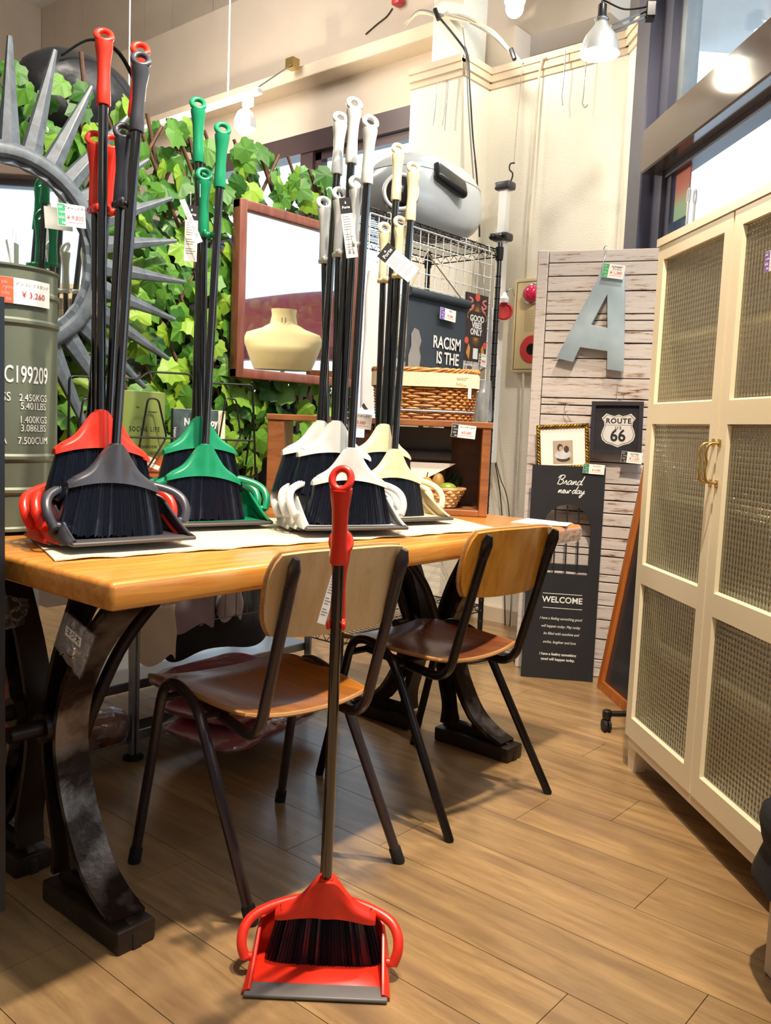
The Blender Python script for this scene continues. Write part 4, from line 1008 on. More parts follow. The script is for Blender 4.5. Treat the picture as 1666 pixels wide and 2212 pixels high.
def leaf_mesh(i):
    rng = random.Random(i); mb = MB(); vs = [(0, 0, .05), (0, -.42, .0), (0, .3, .02)]
    pts = [(x * rng.uniform(.92, 1.1), y * rng.uniform(.95, 1.08), -.12 * (x * x + y * y) ** .8 + rng.uniform(-.03, .03)) for x, y in LEAF]
    n = len(pts); vs = [(0, -.1, .05)] + pts; fs = [(0, 1 + j, 1 + (j + 1) % n) for j in range(n)]
    return vs, fs
LV = [leaf_mesh(i) for i in range(6)]; LM = [None] * 6
def leaf_M(x, y, z, s, rng):
    return T(x, y, z) @ Matrix.Rotation(pi / 2 + rng.uniform(-.55, .45), 4, 'X') @ Matrix.Rotation(rng.uniform(-.6, .6), 4, 'Y') @ rotz(pi + rng.uniform(-1.3, 1.3)) @ Matrix.Diagonal((s, s, s, 1))
rng = random.Random(21); pts = []
def blocked(px, py):
    if 515 < px < 700 and 455 < py < 805: return True          # behind the wood framed mirror
    if px < 105 and py > 590: return True                       # behind the drum
    if (px - 18) ** 2 + (py - 540) ** 2 < 205 ** 2: return True # behind the round mirror
    if px > 735 or py > 1010: return True
    return False
tries = 0
while len(pts) < 560 and tries < 20000:
    tries += 1; x = rng.uniform(.80, 2.32); z = rng.uniform(.80, 1.86 - .0 * x)
    px, py = project((x, LY - .03, z))
    if blocked(px, py) or px < -20: continue
    if z > 1.72 and rng.random() < .45: continue
    mind = min([(x - q[0]) ** 2 + (z - q[1]) ** 2 for q in pts] or [1])
    if mind < .024 ** 2: continue
    pts.append((x, z, px, py))
for i, (x, z, px, py) in enumerate(pts[:298]):
    j = i % 6
    if LM[j] is None: o = MB().add(*LV[j]).build('leaf', MT['leaf'], tre, None, False); LM[j] = o.data; 
    else: o = link('leaf', LM[j], None, tre, None, False)
    o.matrix_parent_inverse = tre.matrix_basis.inverted(); o.matrix_basis = leaf_M(x, LY - rng.uniform(.022, .05), z, rng.uniform(.060, .088), rng)
rest = MB()
for i, (x, z, px, py) in enumerate(pts[298:]): rest.add(*LV[i % 6], leaf_M(x, LY + rng.uniform(.012, .03), z, rng.uniform(.05, .07), rng))
r_ = rest.build('leaf_layer', mat('ivy_leaf_deep', '#5a8f33', .45, scale=30, h2='#33652a'), tre); r_['kind'] = 'stuff'
# cane stakes that rise above the screen
for pxy in ((175, 112, 195, 330), (318, 245, 360, 470), (362, 255, 410, 420), (405, 275, 430, 400), (560, 318, 600, 430), (668, 365, 700, 470), (705, 372, 690, 470)):
    a, b_ = at_y(pxy[0], pxy[1], LY + .01), at_y(pxy[2], pxy[3], LY + .01); MB().tube([a, b_], .006, 6).build('stick', MT['willow'], tre, 60)

# --- sunburst mirror
SC = at_y(18, 540, 2.135); sun = thing('sunburst_mirror', 'round mirror with grey wooden sunburst spikes', 'mirror', SC)
MSn = basis((1, 0, 0), (0, 0, 1), (0, -1, 0), SC)
MT['greywood'] = wood('dark_grey_wood', '#3a4149', '#59626b', (30, 30, 30), .45, 'object', 0, 0, .2)
for i in range(28):
    a = radians(90 - 12.857 * i); L = .50 + (.02 if i % 2 else 0)
    spk = MB(); hw0, hw1 = .030, .005
    spk.add([(.20, -hw0, 0), (.20, hw0, 0), (L, hw1, .004), (L, -hw1, .004), (.20, -hw0 * .9, .016), (.20, hw0 * .9, .016), (L, hw1, .012), (L, -hw1, .012), (.20, 0, .022), (L, 0, .014)],
            [(0, 1, 2, 3), (4, 7, 9, 8), (8, 9, 6, 5), (0, 3, 7, 4), (1, 5, 6, 2), (3, 2, 6, 9, 7), (0, 4, 8, 5, 1)], MSn @ rotz(a)); spk.build('spike', MT['greywood'], sun)
rg = MB(); rg.lathe([(.213, .004), (.213, .026), (.220, .034), (.236, .036), (.250, .028), (.256, .012), (.256, .0)], 64, MSn, cap=False); rg.build('rim', MT['greywood'], sun, 40)
MB().lathe([(.001, .012), (.215, .012)], 64, MSn, cap=False).build('mirror_glass', MT['mirror'], sun)
card_px((126, 486), (186, 494), (123, 437), SC + Vector((0, -.045, 0)), (0, 1, 0), '#2f9468', ['ウォールミラー'], '¥ 9,800', 'green banded price card hanging on the sunburst mirror')

# --- wood framed wall mirror
M0 = at_y(497, 815, 2.15); M1 = at_y(510, 430, 2.15); mx1 = at_y(760, 835, 2.15).x
fm = thing('wall_mirror', 'rectangular mirror in a brown wooden frame hung on the ivy', 'mirror', M0)
MT['walnut'] = wood('brown_mahogany', '#5d3328', '#7d4a38', (40, 40, 4), .35, 'object', 0, .2)
Mm = frame_at(M0, (1, 0, 0), M1 - M0); mwd, mh = mx1 - M0.x, (M1 - M0).length; fw = .030
f = MB(); f.rbox(0, mwd, 0, fw, -.005, .030, .004, 2, Mm); f.rbox(0, mwd, mh - fw, mh, -.005, .030, .004, 2, Mm); f.rbox(0, fw, 0, mh, -.005, .031, .004, 2, Mm); f.rbox(mwd - fw, mwd, 0, mh, -.005, .031, .004, 2, Mm); f.build('frame', MT['walnut'], fm, 40)
MB().box(fw - .004, mwd - fw + .004, fw - .004, mh - fw + .004, 0, .012, Mm).build('mirror_glass', MT['mirror'], fm)

# --- steel drum with stencilled numbers, standing on the table
DR = .125; DC = Vector((at_y(112, 800, 1.88).x - DR * 1.03, 1.88, TZ + .0085)); DH = at_y(112, 612, 1.88).z - TZ
dm = thing('steel_drum', 'olive green steel drum stencilled with white numbers', 'drum', DC)
MT['olive'] = mat('olive_steel', '#68705e', .5, .15, var=.12, scale=5)
z_ = [0, .004, .05, .054, .058, .062, .066]; pr_f = [(DR + .003, 0), (DR + .003, .006), (DR, .010)]
for zz in (.085, .155, DH - .115, DH - .055):
    pr_f += [(DR, zz - .008), (DR + .004, zz - .003), (DR + .004, zz + .003), (DR, zz + .008)]
pr_f = sorted(pr_f, key=lambda q: q[1]); pr_f += [(DR, DH - .008), (DR + .004, DH - .004), (DR + .004, DH), (DR - .001, DH), (DR - .002, DH - .05)]
MB().lathe(pr_f, 48, T(*DC), cap=False).build('shell', MT['olive'], dm, 35); MB().lathe([(.001, .004), (DR - .002, .004)], 48, T(*DC), cap=False).build('base_plate', MT['olive'], dm)
va = atan2(-DC.y, -DC.x)             # angle on the drum that faces the camera
def on_drum(txt, px, py, size, nm='stencil', m=MT['whiteink'], kw={}):
    # centre direction from the pixel
    d = ray(px, py); o = Vector((0, 0)) - DC.to_2d(); dd = d.to_2d(); a_ = dd.dot(dd); b2 = o.dot(dd); c2 = o.dot(o) - DR * DR; disc = max(0, b2 * b2 - a_ * c2)
    t = (-b2 - sqrt(disc)) / a_; P_ = CAM + d * t; ang = atan2(P_.y - DC.y, P_.x - DC.x)
    vs, fs = text_mesh(txt, size, **kw); out = []
    for v in vs:
        a2 = ang + v.x / DR; out.append((DC.x + (DR + .0008 + v.z) * cos(a2), DC.y + (DR + .0008 + v.z) * sin(a2), P_.z + v.y))
    MB().add(out, fs).build(nm, m, dm)
on_drum('C199209', 62, 812, .050, kw=dict(sx=.55, bold=.0004)); on_drum('SS', 13, 857, .026, kw=dict(sx=.8)); on_drum('A', 7, 950, .026, kw=dict(sx=.8))
for tx, y in (('2.450KGS', 861), ('5.401LBS', 879), ('1.400KGS', 908), ('3.086LBS', 926), ('7.500CUM', 953)): on_drum(tx, 74, y, .021, kw=dict(sx=.80))
# its price sticker, curved on the shell
st_ = thing('price_card', 'orange banded price sticker on the olive steel drum', 'price card', at_y(57, 630, 1.78))
def stick(x0, x1, y0, y1, r, nm, m, px=57, py=632):
    d = ray(px, py); o = -DC.to_2d(); dd = d.to_2d(); a_ = dd.dot(dd); b2 = o.dot(dd); c2 = o.dot(o) - DR * DR; t = (-b2 - sqrt(max(0, b2 * b2 - a_ * c2))) / a_; P_ = CAM + d * t; ang = atan2(P_.y - DC.y, P_.x - DC.x)
    MB().grid(lambda u, v: (DC.x + (DR + r) * cos(ang + (x0 + (x1 - x0) * u) / DR), DC.y + (DR + r) * sin(ang + (x0 + (x1 - x0) * u) / DR), P_.z + y0 + (y1 - y0) * v), 10, 1, .0005).build(nm, m, st_); return P_, ang
P_, ang = stick(-.055, .055, -.026, .026, .0055, 'card', MT['paper']); MT['bando'] = mat('orange_band', '#e0623e', .6)
stick(-.055, -.028, -.0255, .0255, .0062, 'colour_band', MT['bando'])
def on_card(txt, x, y, size, m, nm):
    vs, fs = text_mesh(txt, size); MB().add([(DC.x + (DR + .0066) * cos(ang + (x + v.x) / DR), DC.y + (DR + .0066) * sin(ang + (x + v.x) / DR), P_.z + y + v.y) for v in vs], fs).build(nm, m, st_)
for tx, x, y in (('sai', -.045, .016), ('ryou', -.038, .006), ('ichi', -.043, -.006), ('ba', -.037, -.017)): on_card(tx, x, y, .011, MT['whiteink'], 'shop_name')
on_card('アンブレラスタンド', .013, .014, .0085, MT['ink'], 'handwriting'); on_card('¥ 3,260', .014, -.006, .017, MT['redink'], 'price')

# --- black wire magazine rack with two books
YR = 1.99
mr = thing('magazine_rack', 'black wire magazine rack standing behind the brooms', 'rack', (1.4, YR, TZ))
def W3(px, py, y=YR): return at_y(px, py, y)
r_ = MB(); wr = .0032
r_.tube(bend_path([W3(147, 1010), W3(150, 812), W3(300, 818), W3(322, 803), W3(410, 808), W3(420, 826), W3(545, 832), W3(548, 890), W3(552, 1030)], .012, 3), wr, 6)
for x0, x1, xm in ((300, 360, 330), (405, 455, 430), (470, 520, 498), (165, 215, 190)):
    r_.tube(bend_path([W3(x0 - 5, 1000, YR - .02), W3(xm - 10, 860, YR - .02), W3(xm + 12, 862, YR - .02), W3(x1, 945, YR - .02), W3(x1 - 40, 1010, YR - .02)], .012, 3), wr * .8, 6)
r_.tube([W3(150, 940, YR - .02), W3(548, 952, YR - .02)], wr, 6); r_.tube([W3(147, 1012, YR - .02), W3(552, 1030, YR - .02)], wr, 6); r_.tube([W3(548, 890), W3(548, 890) + Vector((0, .03, -.16))], wr, 6)
zbm = W3(147, 1012).z
for xx in (W3(150, 900).x, W3(548, 900).x): r_.tube([(xx, YR - .02, zbm), (xx, YR - .03, TZ + .003), (xx, YR + .03, TZ + .003), (xx, YR, zbm)], wr, 6)
r_.build('wire_frame', MT['blackwire'], mr, 60)
def book(name, label, tl, br_, y, cover, thick=.012):
    a, c = at_y(tl[0], br_[1], y), at_y(br_[0], tl[1], y); z0 = TZ + .004 if a.z < TZ + .03 else a.z
    Mb = basis((1, 0, 0), (0, 0, 1), (0, -1, 0), (a.x, y, z0)); w, h = c.x - a.x, c.z - z0
    t = thing(name, label, 'book', (a.x, y, z0)); MB().box(0, w, 0, h, -thick, 0, Mb).build('cover', cover, t); MB().box(.002, w - .002, .002, h + .0005, -thick + .002, -.002, Mb).build('page_block', MT['paper'], t)
    return t, Mb, w, h
MT['bookgreen'] = mat('olive_green_cover', '#6f7f3e', .5, var=.05); MT['bookorange'] = mat('rust_print', '#b4572c', .5, var=.2)
bt, Mb, bw, bh = book('hardcover_book', 'tall olive green book with a rust lower half in the wire rack', (262, 849), (357, 1060), YR + .006, MT['bookgreen'])
MB().box(0, bw, 0, bh * .34, 0, .0006, Mb).build('cover_print', MT['bookorange'], bt)
lettering([('SOCIAL LIFE', bw * .52, bh * .62, .018, dict(spacing=1.25, sx=.8)), ('AN OVERVIEW', bw * .55, bh * .44, .011, dict(spacing=1.2, sx=.85)), ('The', bw * .35, bh * .84, .006), ('Huntington', bw * .7, bh * .80, .006)], MT['ink'], bt, Mb)
for x0, y0, x1, y1 in ((.5, .26, .85, .20), (.45, .12, .8, .07), (.55, .31, .75, .27)): MB().prism([(bw * x0, bh * y0), (bw * x1, bh * y1), (bw * (x1 + .05), bh * (y1 + .04)), (bw * (x0 + .05), bh * (y0 + .04))], .0006, .0009, Mb).build('cover_print', MT['paper'] if y0 > .2 else MT['ink'], bt)
MT['bookteal'] = mat('grey_sea_photo', '#56696c', .4, scale=12, h2='#2f3c40', lo=.4, hi=.6)
bt, Mb, bw, bh = book('paperback_book', 'grey seascape book titled Nature Boy in the wire rack', (372, 888), (487, 1060), YR + .006, MT['bookteal'])
lettering([('Nature Boy', bw * .52, bh * .84, .030, dict(bold=.0008, sx=.82))], MT['whiteink'], bt, Mb); MB().box(bw * .86, bw, 0, bh, 0, .0004, Mb).build('cover_print', MT['cloth'], bt)
lettering([('Nature Boy', bw * .03, bh * .65, .012, dict(rot=-pi / 2))], MT['whiteink'], bt, Mb)

# --- two wooden crates used as shelves on the table
MT['crate'] = wood('brown_crate_wood', '#6e3f22', '#9a6238', (5, 30, 30), .45, 'object', 0, .1); MT['cratedark'] = wood('dark_crate_wood', '#3f2115', '#5d3420', (5, 30, 30), .5)
th = .018; z0 = TZ + .001
KA = at_z(1052, 1118, TZ); KB = at_z(556, 1096, TZ); KB = Vector((1.775, 1.985, TZ)); ke = (KA - KB).normalized(); ky = Vector((-ke.y, ke.x, 0))
MK = basis(ke, ky, (0, 0, 1), Vector((KB.x, KB.y, 0))); KL = (KA - KB).length; KD = .17
def kp(px, py, off=0.0): return MK.inverted() @ at_p(px, py, KB + ky * off, ky)
z1c = (kp(840, 906).z + kp(1060, 919).z + kp(556, 884).z) / 3
def crate(label, xa, xb, sidew, dark):
    t = thing('wooden_crate', label, 'crate', M=MK @ T(xa, 0, z0)); t2 = T(-xa, 0, -z0)
    def q(nm, a, b_, c, d, e, f_, m): MB().rbox(a, b_, c, d, e, f_, .002, 1, t2).build(nm, m, t, None, False)
    q('top_board', xa - .004, xb + .004, -.004, KD, z1c - th, z1c, MT['crate']); q('side_board', xa, xa + sidew, 0, KD, z0, z1c - th, MT['crate'] if not dark else MT['cratedark']); q('side_board', xb - .026, xb, 0, KD, z0, z1c - th, MT['crate'] if dark else MT['cratedark']); q('bottom_board', xa + sidew, xb - .026, 0, KD, z0, z0 + th, MT['crate'])
    return t
kxm = kp(806, 1000).x
crate('open brown wooden crate with ivy leaves showing through it', 0, kxm - .004, .05, False)
cr2 = crate('open brown wooden crate holding a black roll and a fruit basket', kxm + .004, KL, .028, True)
MB().box(KL - kxm - .145, KL - kxm - .030, KD - .010, KD - .002, th, z1c - th - z0).build('back_board', MT['cratedark'], cr2, None, False)
kn = -ky
card_px((735, 921), (801, 929), (736, 888), KB - ky * .008, ky, '#1f2226', ['ウッドボックス'], '¥3,580', 'black banded price card between the two crates above the grey brooms')
card_px((974, 943), (1026, 949), (976, 915), KB - ky * .008, ky, '#1f2226', ['ウッドボックス'], '¥3,580', 'black banded price card stuck to the crate with the fruit basket')
MT['blackroll'] = mat('dark_grey_vinyl', '#34353b', .55, var=.15)
xa, xb = kxm + .004, KL; zr = kp(930, 985, .09).z
rl = thing('paper_roll', 'dark grey sheet rolled up inside the crate', 'roll', M=MK @ T(xa, .1, z0 + th)); t2 = T(-xa, -.1, -z0 - th)
MB().lathe([(.001, 0), (.019, 0), (.019, xb - xa - .15), (.001, xb - xa - .15)], 20, t2 @ T(xa + .035, .09, zr) @ Matrix.Rotation(pi / 2, 4, 'Y')).build('roll', MT['blackroll'], rl, 40, False)
MB().box(xa + .035, xb - .115, .100, .104, zr + .01, z1c - th - .004, t2).build('sheet', MT['blackroll'], rl, None, False)
MB().prism([(xb - .24, zr - .062), (xb - .20, zr - .075), (xb - .10, zr - .02), (xb - .24, zr - .02)], -.070, -.068, t2 @ Matrix.Rotation(pi / 2, 4, 'X')).build('paper_flap', MT['paper'], rl, None, False)
MB().box(xa + .035, xb - .13, .11, .155, z0 + th + .001, zr - .02, t2).build('support_box', MT['cratedark'], rl, None, False)
# woven fruit basket and fruit
v_ = kp(948, 1075, .06); fbL = T(v_.x, .062, z0 + th + .001); MF = MK @ fbL
fbk = thing('fruit_basket', 'small pale woven straw basket of artificial fruit', 'basket', M=MF)
MT['straw'] = mat('pale_straw', '#d8b98a', .7, scale=40, h2='#a98556', lo=.35, hi=.6)
rows = MB(); nr = 7
for i in range(nr):
    k = i / (nr - 1); ring = []
    for q in range(56):
        a = 2 * pi * q / 56; rx, ry = .050 + .026 * k, .034 + .016 * k; w = 1 + .05 * cos(q * pi / 2 + i * pi); ring.append((rx * w * cos(a), ry * w * sin(a), .006 + .052 * k))
    rows.tube(ring, .0050, 6, closed=True)
w_ = rows.build('woven_side', MT['straw'], fbk, 60, False); w_['kind'] = 'stuff'
MB().lathe([(.001, .002), (1, .002), (1, .006), (.001, .006)], 24, Matrix.Diagonal((.051, .035, 1, 1))).build('basket_base', MT['straw'], fbk, None, False)
MT['orangefr'] = mat('orange_fruit', '#d98a2b', .5, var=.2, scale=14); MT['pear'] = mat('brown_pear', '#a8803c', .5, var=.25, scale=14); MT['mango'] = mat('green_mango', '#8f9a2e', .4, scale=8, h2='#6d8a2a'); MT['darkleaf'] = mat('dark_leaf', '#24402a', .5); MT['stem'] = mat('fruit_stem', '#3b2a1a', .7)
def fruit(nm, label, x, z, r, m, sc=(1, 1, 1), stem=True, y=-.004):
    t = thing(nm, label, 'fruit', M=MF @ T(x, y, z)); MB().sphere((0, 0, 0), r, 16, 12, sc).build('flesh', m, t, 60, False)
    if stem: MB().tube([(0, 0, r * sc[2] * .95), (.003, .002, r * sc[2] + .014)], .0018, 6).build('stem', MT['stem'], t, None, False)
fruit('orange_fruit', 'ribbed orange artificial fruit in the straw basket', -.040, .062, .025, MT['orangefr'], (.9, .9, 1.2)); fruit('pear_fruit', 'brown artificial pear at the back of the straw basket', -.004, .072, .024, MT['pear'], (.85, .9, 1.35), True, .012); fruit('mango_fruit', 'green yellow artificial mango lying in the straw basket', .026, .058, .021, MT['mango'], (1.35, .9, .9), False, -.012)
lf = MB()
for i in range(5): lf.add(*LV[i], T(.062 - .010 * i, .03, .082 + .008 * (i % 2)) @ Matrix.Rotation(pi / 2 + .3 * i, 4, 'X') @ Matrix.Rotation(.9, 4, 'Y') @ Matrix.Diagonal((.035, .035, .035, 1)))
lf.build('leaf_spray', MT['darkleaf'], fbk, None, False)
# --- wicker hamper with cloth liner on the crate
h0, h1 = kp(803, 850).x, kp(1032, 850).x; hl = (h1 - h0) / 2; hw_ = .083; hh_ = kp(920, 796, 0).z - z1c
hp = thing('wicker_hamper', 'honey wicker basket with cream cloth liner standing on the crate', 'basket', M=MK @ T((h0 + h1) / 2, hw_ + .003, z1c + .001)); hc = Vector((0, 0, 0))
MT['wicker'] = mat('honey_wicker', '#c58538', .45, scale=60, h2='#8a5220', lo=.35, hi=.65)
def rr(a, rx, ry, p=3.2):
    c, s = cos(a), sin(a); return (rx * abs(c) ** (2 / p) * (1 if c > 0 else -1), ry * abs(s) ** (2 / p) * (1 if s > 0 else -1))
wv = MB(); nr = 16
for i in range(nr):
    k = i / (nr - 1); ring = []
    for q in range(112):
        a = 2 * pi * q / 112; x, y = rr(a, hl * (.93 + .07 * k), hw_ * (.91 + .09 * k)); w = 1 + (.016 * cos(q * pi / 2 + i * pi)); ring.append((x * w, y * (w + .03 * cos(q * pi / 2 + i * pi)), .006 + (hh_ - .02) * k))
    wv.tube(ring, .0040, 5, closed=True)
for q in range(48):
    a = 2 * pi * q / 48; x, y = rr(a, hl * .93, hw_ * .91); x2, y2 = rr(a, hl, hw_); wv.tube([(x, y, 0), (x2, y2, hh_ - .01)], .0025, 5)
w_ = wv.build('woven_body', MT['wicker'], hp, 60, False); w_['kind'] = 'stuff'
m_ = MB()
for ph in (0, 2.1, 4.2):
    ring = []
    for q in range(144):
        a = 2 * pi * q / 144; x, y = rr(a, hl * 1.02, hw_ * 1.02); t_ = q * 2 * pi / 9 + ph; ring.append((x * (1 + .015 * cos(t_)), y * (1 + .03 * cos(t_)), hh_ - .006 + .005 * sin(t_)))
    m_.tube(ring, .0048, 6, closed=True)
m_.build('braided_rim', MT['wicker'], hp, 60, False)
MB().grid(lambda u, v: rr(u * 2 * pi, hl * (1.04 + .006 * sin(u * 44)), hw_ * (1.08 + .02 * sin(u * 60))) + (hh_ - .012 - v * .042,), 96, 4, .002).build('cloth_liner', MT['cloth'], hp, 60, False)
MB().grid(lambda u, v: rr(u * 2 * pi, hl * .93 * (.9 + .1 * v), hw_ * .93 * (.9 + .1 * v)) + (.01 + v * (hh_ - .03),), 48, 3).build('inner_lining', MT['cloth'], hp, 60, False)
MT['blueband'] = mat('blue_ribbon', '#8fa6c4', .5); MB().tube([rr(2 * pi * q / 96, hl * .965, hw_ * .98) + (.026,) for q in range(96)], .003, 5, closed=True).build('ribbon', MT['blueband'], hp, 60, False)
o_ = lettering([('BASKET', 0, 0, .012, dict(sx=.8))], MT['ink'], None, frame_at((hl * .70, -hw_ * 1.12, hh_ - .030), (1, 0, 0), (0, 0, 1)), 'liner_print'); o_.parent = hp
MB().box(hl * .82, hl * .88, -hw_ * 1.04, -hw_ * 1.03, hh_ - .085, hh_ - .055).build('paper_tag', MT['paper'], hp, None, False)

# --- black wire shelving with white grid, hangings and top case
RX0, RX1, RY0, RY1 = 2.42, 3.385, 2.25, 2.66
zsf = at_y(1078, 540, RY0).z
rk = thing('wire_shelving', 'tall black wire shelving unit against the column', 'shelf', ((RX0 + RX1) / 2, RY0 + .2, 0))
for x in (RX0, RX1):
    for y in (RY0, RY1):
        p = MB(); p.lathe([(.0125, 0), (.0125, zsf + .03), (.010, zsf + .035)], 12, T(x, y, .0)); [p.lathe([(.0125, z), (.0138, z + .002), (.0138, z + .006), (.0125, z + .008)], 12, T(x, y, 0), False) for z in [.05 + .05 * i for i in range(int((zsf - .1) / .05))]]; p.lathe([(.017, zsf - .045), (.019, zsf - .02), (.019, zsf + .012), (.016, zsf + .014)], 12, T(x, y, 0)); p.build('post', MT['black'], rk, 40)
for z in (.18, .62, zsf):
    s = MB()
    for y in (RY0, RY1):
        s.tube([(RX0, y, z), (RX1, y, z)], .003, 6); s.tube([(RX0, y, z - .03), (RX1, y, z - .03)], .003, 6); n = 36
        s.tube([(RX0 + (RX1 - RX0) * i / n, y, z - (.03 if i % 2 else 0)) for i in range(n + 1)], .002, 5)
    for x in (RX0, RX1):
        s.tube([(x, RY0, z), (x, RY1, z)], .003, 6); s.tube([(x, RY0, z - .03), (x, RY1, z - .03)], .003, 6); s.tube([(x, RY0 + (RY1 - RY0) * i / 16, z - (.03 if i % 2 else 0)) for i in range(17)], .002, 5)
    for i in range(1, 38): x = RX0 + (RX1 - RX0) * i / 38; s.tube([(x, RY0, z + .002), (x, RY1, z + .002)], .0016, 5)
    for i in range(1, 4): y = RY0 + (RY1 - RY0) * i / 4; s.tube([(RX0, y, z - .003), (RX1, y, z - .003)], .0022, 5)
    s.build('wire_shelf', MT['blackwire'], rk, 60)
gy = RY0 - .022; gx0, gx1 = at_y(800, 460, gy).x, at_y(1062, 560, gy).x; gz1 = at_y(1062, 545, gy).z; gz0 = gz1 - .62
gp = thing('grid_panel', 'white wire grid panel hooked on the black shelving', 'grid', (gx0, gy, gz0))
g = MB(); nx, nz_ = 16, 11
for i in range(nx + 1): x = gx0 + (gx1 - gx0) * i / nx; g.tube([(x, gy, gz0), (x, gy, gz1)], .0022 if 0 < i < nx else .003, 6)
for i in range(nz_ + 1): z = gz0 + (gz1 - gz0) * i / nz_; g.tube([(gx0, gy - .003, z), (gx1, gy - .003, z)], .0022 if 0 < i < nz_ else .003, 6)
for x in (gx0 + .12, gx0 + .62, gx1 - .02): g.tube(bend_path([(x, gy, gz1 - .01), (x, gy, gz1 + .025), (x, gy + .03, gz1 + .03), (x, gy + .03, gz1 + .005)], .008, 3), .0025, 6)
g.build('wire_grid', MT['whitewire'], gp, 60)
# top case (scooter box) on the shelf
tcC = Vector((at_y(920, 430, RY0 + .17).x, RY0 + .17, zsf + .006)); bx = thing('scooter_top_case', 'rounded pale grey scooter top case with black backrest pad', 'top case', tcC)
MT['casegrey'] = mat('silver_grey_shell', '#c3cace', .25, .1, var=.03, scale=3, coat=.3)
wC = (at_y(1012, 480, RY0 + .17).x - at_y(815, 480, RY0 + .17).x) / 2 * .97; hC = at_y(930, 352, RY0 + .17).z - zsf
def case_fn(u, v):
    a = u * 2 * pi; ph = -pi / 2 + v * pi; cz_, sz_ = cos(ph), sin(ph); p = 3.0
    r = abs(cz_) ** (2 / p); z = hC / 2 + (hC / 2) * abs(sz_) ** (2 / 2.6) * (1 if sz_ > 0 else -1); x, y = rr(a, wC * r, .17 * r, 2.8)
    return tuple(tcC + Vector((x * (1 - .12 * max(0, sz_)), y, z)))
MB().grid(case_fn, 48, 24).build('shell', MT['casegrey'], bx, 60)
MB().tube([Vector(case_fn(i / 60, .60)) * 1 + Vector((0, 0, 0)) for i in range(60)], .0016, 5, closed=True).build('lid_seam', MT['greyink'], bx)
pd_ = at_y(973, 390, RY0 - .004); MB().rbox(-.095, .095, -.045, .045, -.02, .02, .019, 3, frame_at(pd_, (1, -.15, -.28), (.1, .5, 1))).build('backrest_pad', MT['black'], bx, 50)
fcC = at_y(866, 415, RY0 + .03); Mf = frame_at(fcC, (.66, -.75, 0), (0, 0, 1)); MB().lathe([(.001, .010), (.055, .008), (.075, -.004), (.075, -.03)], 32, Mf, False).build('dark_lens', MT['blackgloss'], bx, 40); MB().torus(.066, .008, 32, 8, Mf @ T(0, 0, .006)).build('lens_ring', MT['white'], bx, 60)
# rolled black poster with white print
yT = gy - .016; a_, b_, c_ = at_y(876, 800, yT), at_y(1000, 800, yT), at_y(880, 628, yT); Mt = frame_at(Vector((a_.x, yT, a_.z - .02)), (1, 0, 0), (0, 0, 1)); tw, tht = b_.x - a_.x + .005, c_.z - a_.z + .02
po = thing('canvas_poster', 'dark slate canvas poster with rolled top lettered RACISM IS THE', 'poster', a_)
MT['slate'] = mat('dark_slate_canvas', '#333b44', .7, var=.1, bump=.2, bscale=200)
MB().grid(lambda u, v: tuple(Mt @ Vector((u * tw, v * tht, .004 * sin(u * 5) * (1 - v)))), 16, 10, .002).build('canvas', MT['slate'], po, 60); MB().lathe([(.001, -.006), (.018, -.006), (.018, tw + .006), (.001, tw + .006)], 18, Mt @ T(0, tht, .006) @ Matrix.Rotation(pi / 2, 4, 'Y')).build('rolled_top', MT['slate'], po, 40)
lettering([('RACISM', tw * .66, tht * .45, tht * .21, dict(sx=.82, bold=.0012)), ('IS THE', tw * .68, tht * .26, tht * .21, dict(sx=.82, bold=.0012))], MT['whiteink'], po, Mt @ T(0, 0, .006))
MB().prism([(tw * x, tht * y) for x, y in ((.02, .10), (.20, .10), (.22, .24), (.19, .34), (.22, .44), (.17, .56), (.10, .58), (.05, .50), (.06, .36), (.02, .24))], .005, .006, Mt).build('pale_print', MT['greyink'], po)
hk = [Vector((a_.x + tw * .02, yT, c_.z + .01)), Vector(at_y(922, 545, gy - .01)), Vector((a_.x + tw * .98, yT, c_.z + .0))]
MT['rope'] = mat('jute_rope', '#b5a48a', .9, scale=60); MB().tube(hk, .003, 6).build('hanging_rope', MT['rope'], po, 60)
card_px((951, 688), (984, 697), (957, 665), (0, yT - .022, 0), (0, 1, 0), '#7a56b8', ['パネル'], '¥1,280', 'violet banded price card on the dark canvas poster')
# good vibes plaque
yG = gy - .012; a_, b_, c_ = at_y(1002, 778, yG), at_y(1048, 790, yG), at_y(1006, 629, yG); gw_, gh_ = b_.x - a_.x, c_.z - a_.z; Mv = frame_at((a_.x, yG, a_.z), (1, 0, 0), (0, 0, 1))
gv = thing('wall_plaque', 'brown painted plaque lettered GOOD VIBES ONLY with snakes and suns', 'sign', a_); MT['plaque'] = mat('dark_brown_plaque', '#35292a', .6, var=.1); MT['pinkp'] = mat('pink_paint', '#e07f7c', .6); MT['goldp'] = mat('gold_paint', '#c98d3f', .6); MT['coral'] = mat('coral_paint', '#d9583f', .6)
MB().box(0, gw_, 0, gh_, -.008, 0, Mv).build('board', MT['plaque'], gv)
lettering([('GOOD', gw_ * .52, gh_ * .635, gh_ * .125, dict(bold=.0012, sx=.95)), ('VIBES', gw_ * .52, gh_ * .535, gh_ * .125, dict(bold=.0012, sx=.85)), ('ONLY', gw_ * .50, gh_ * .435, gh_ * .125, dict(bold=.0012, sx=.9))], MT['whiteink'], gv, Mv)
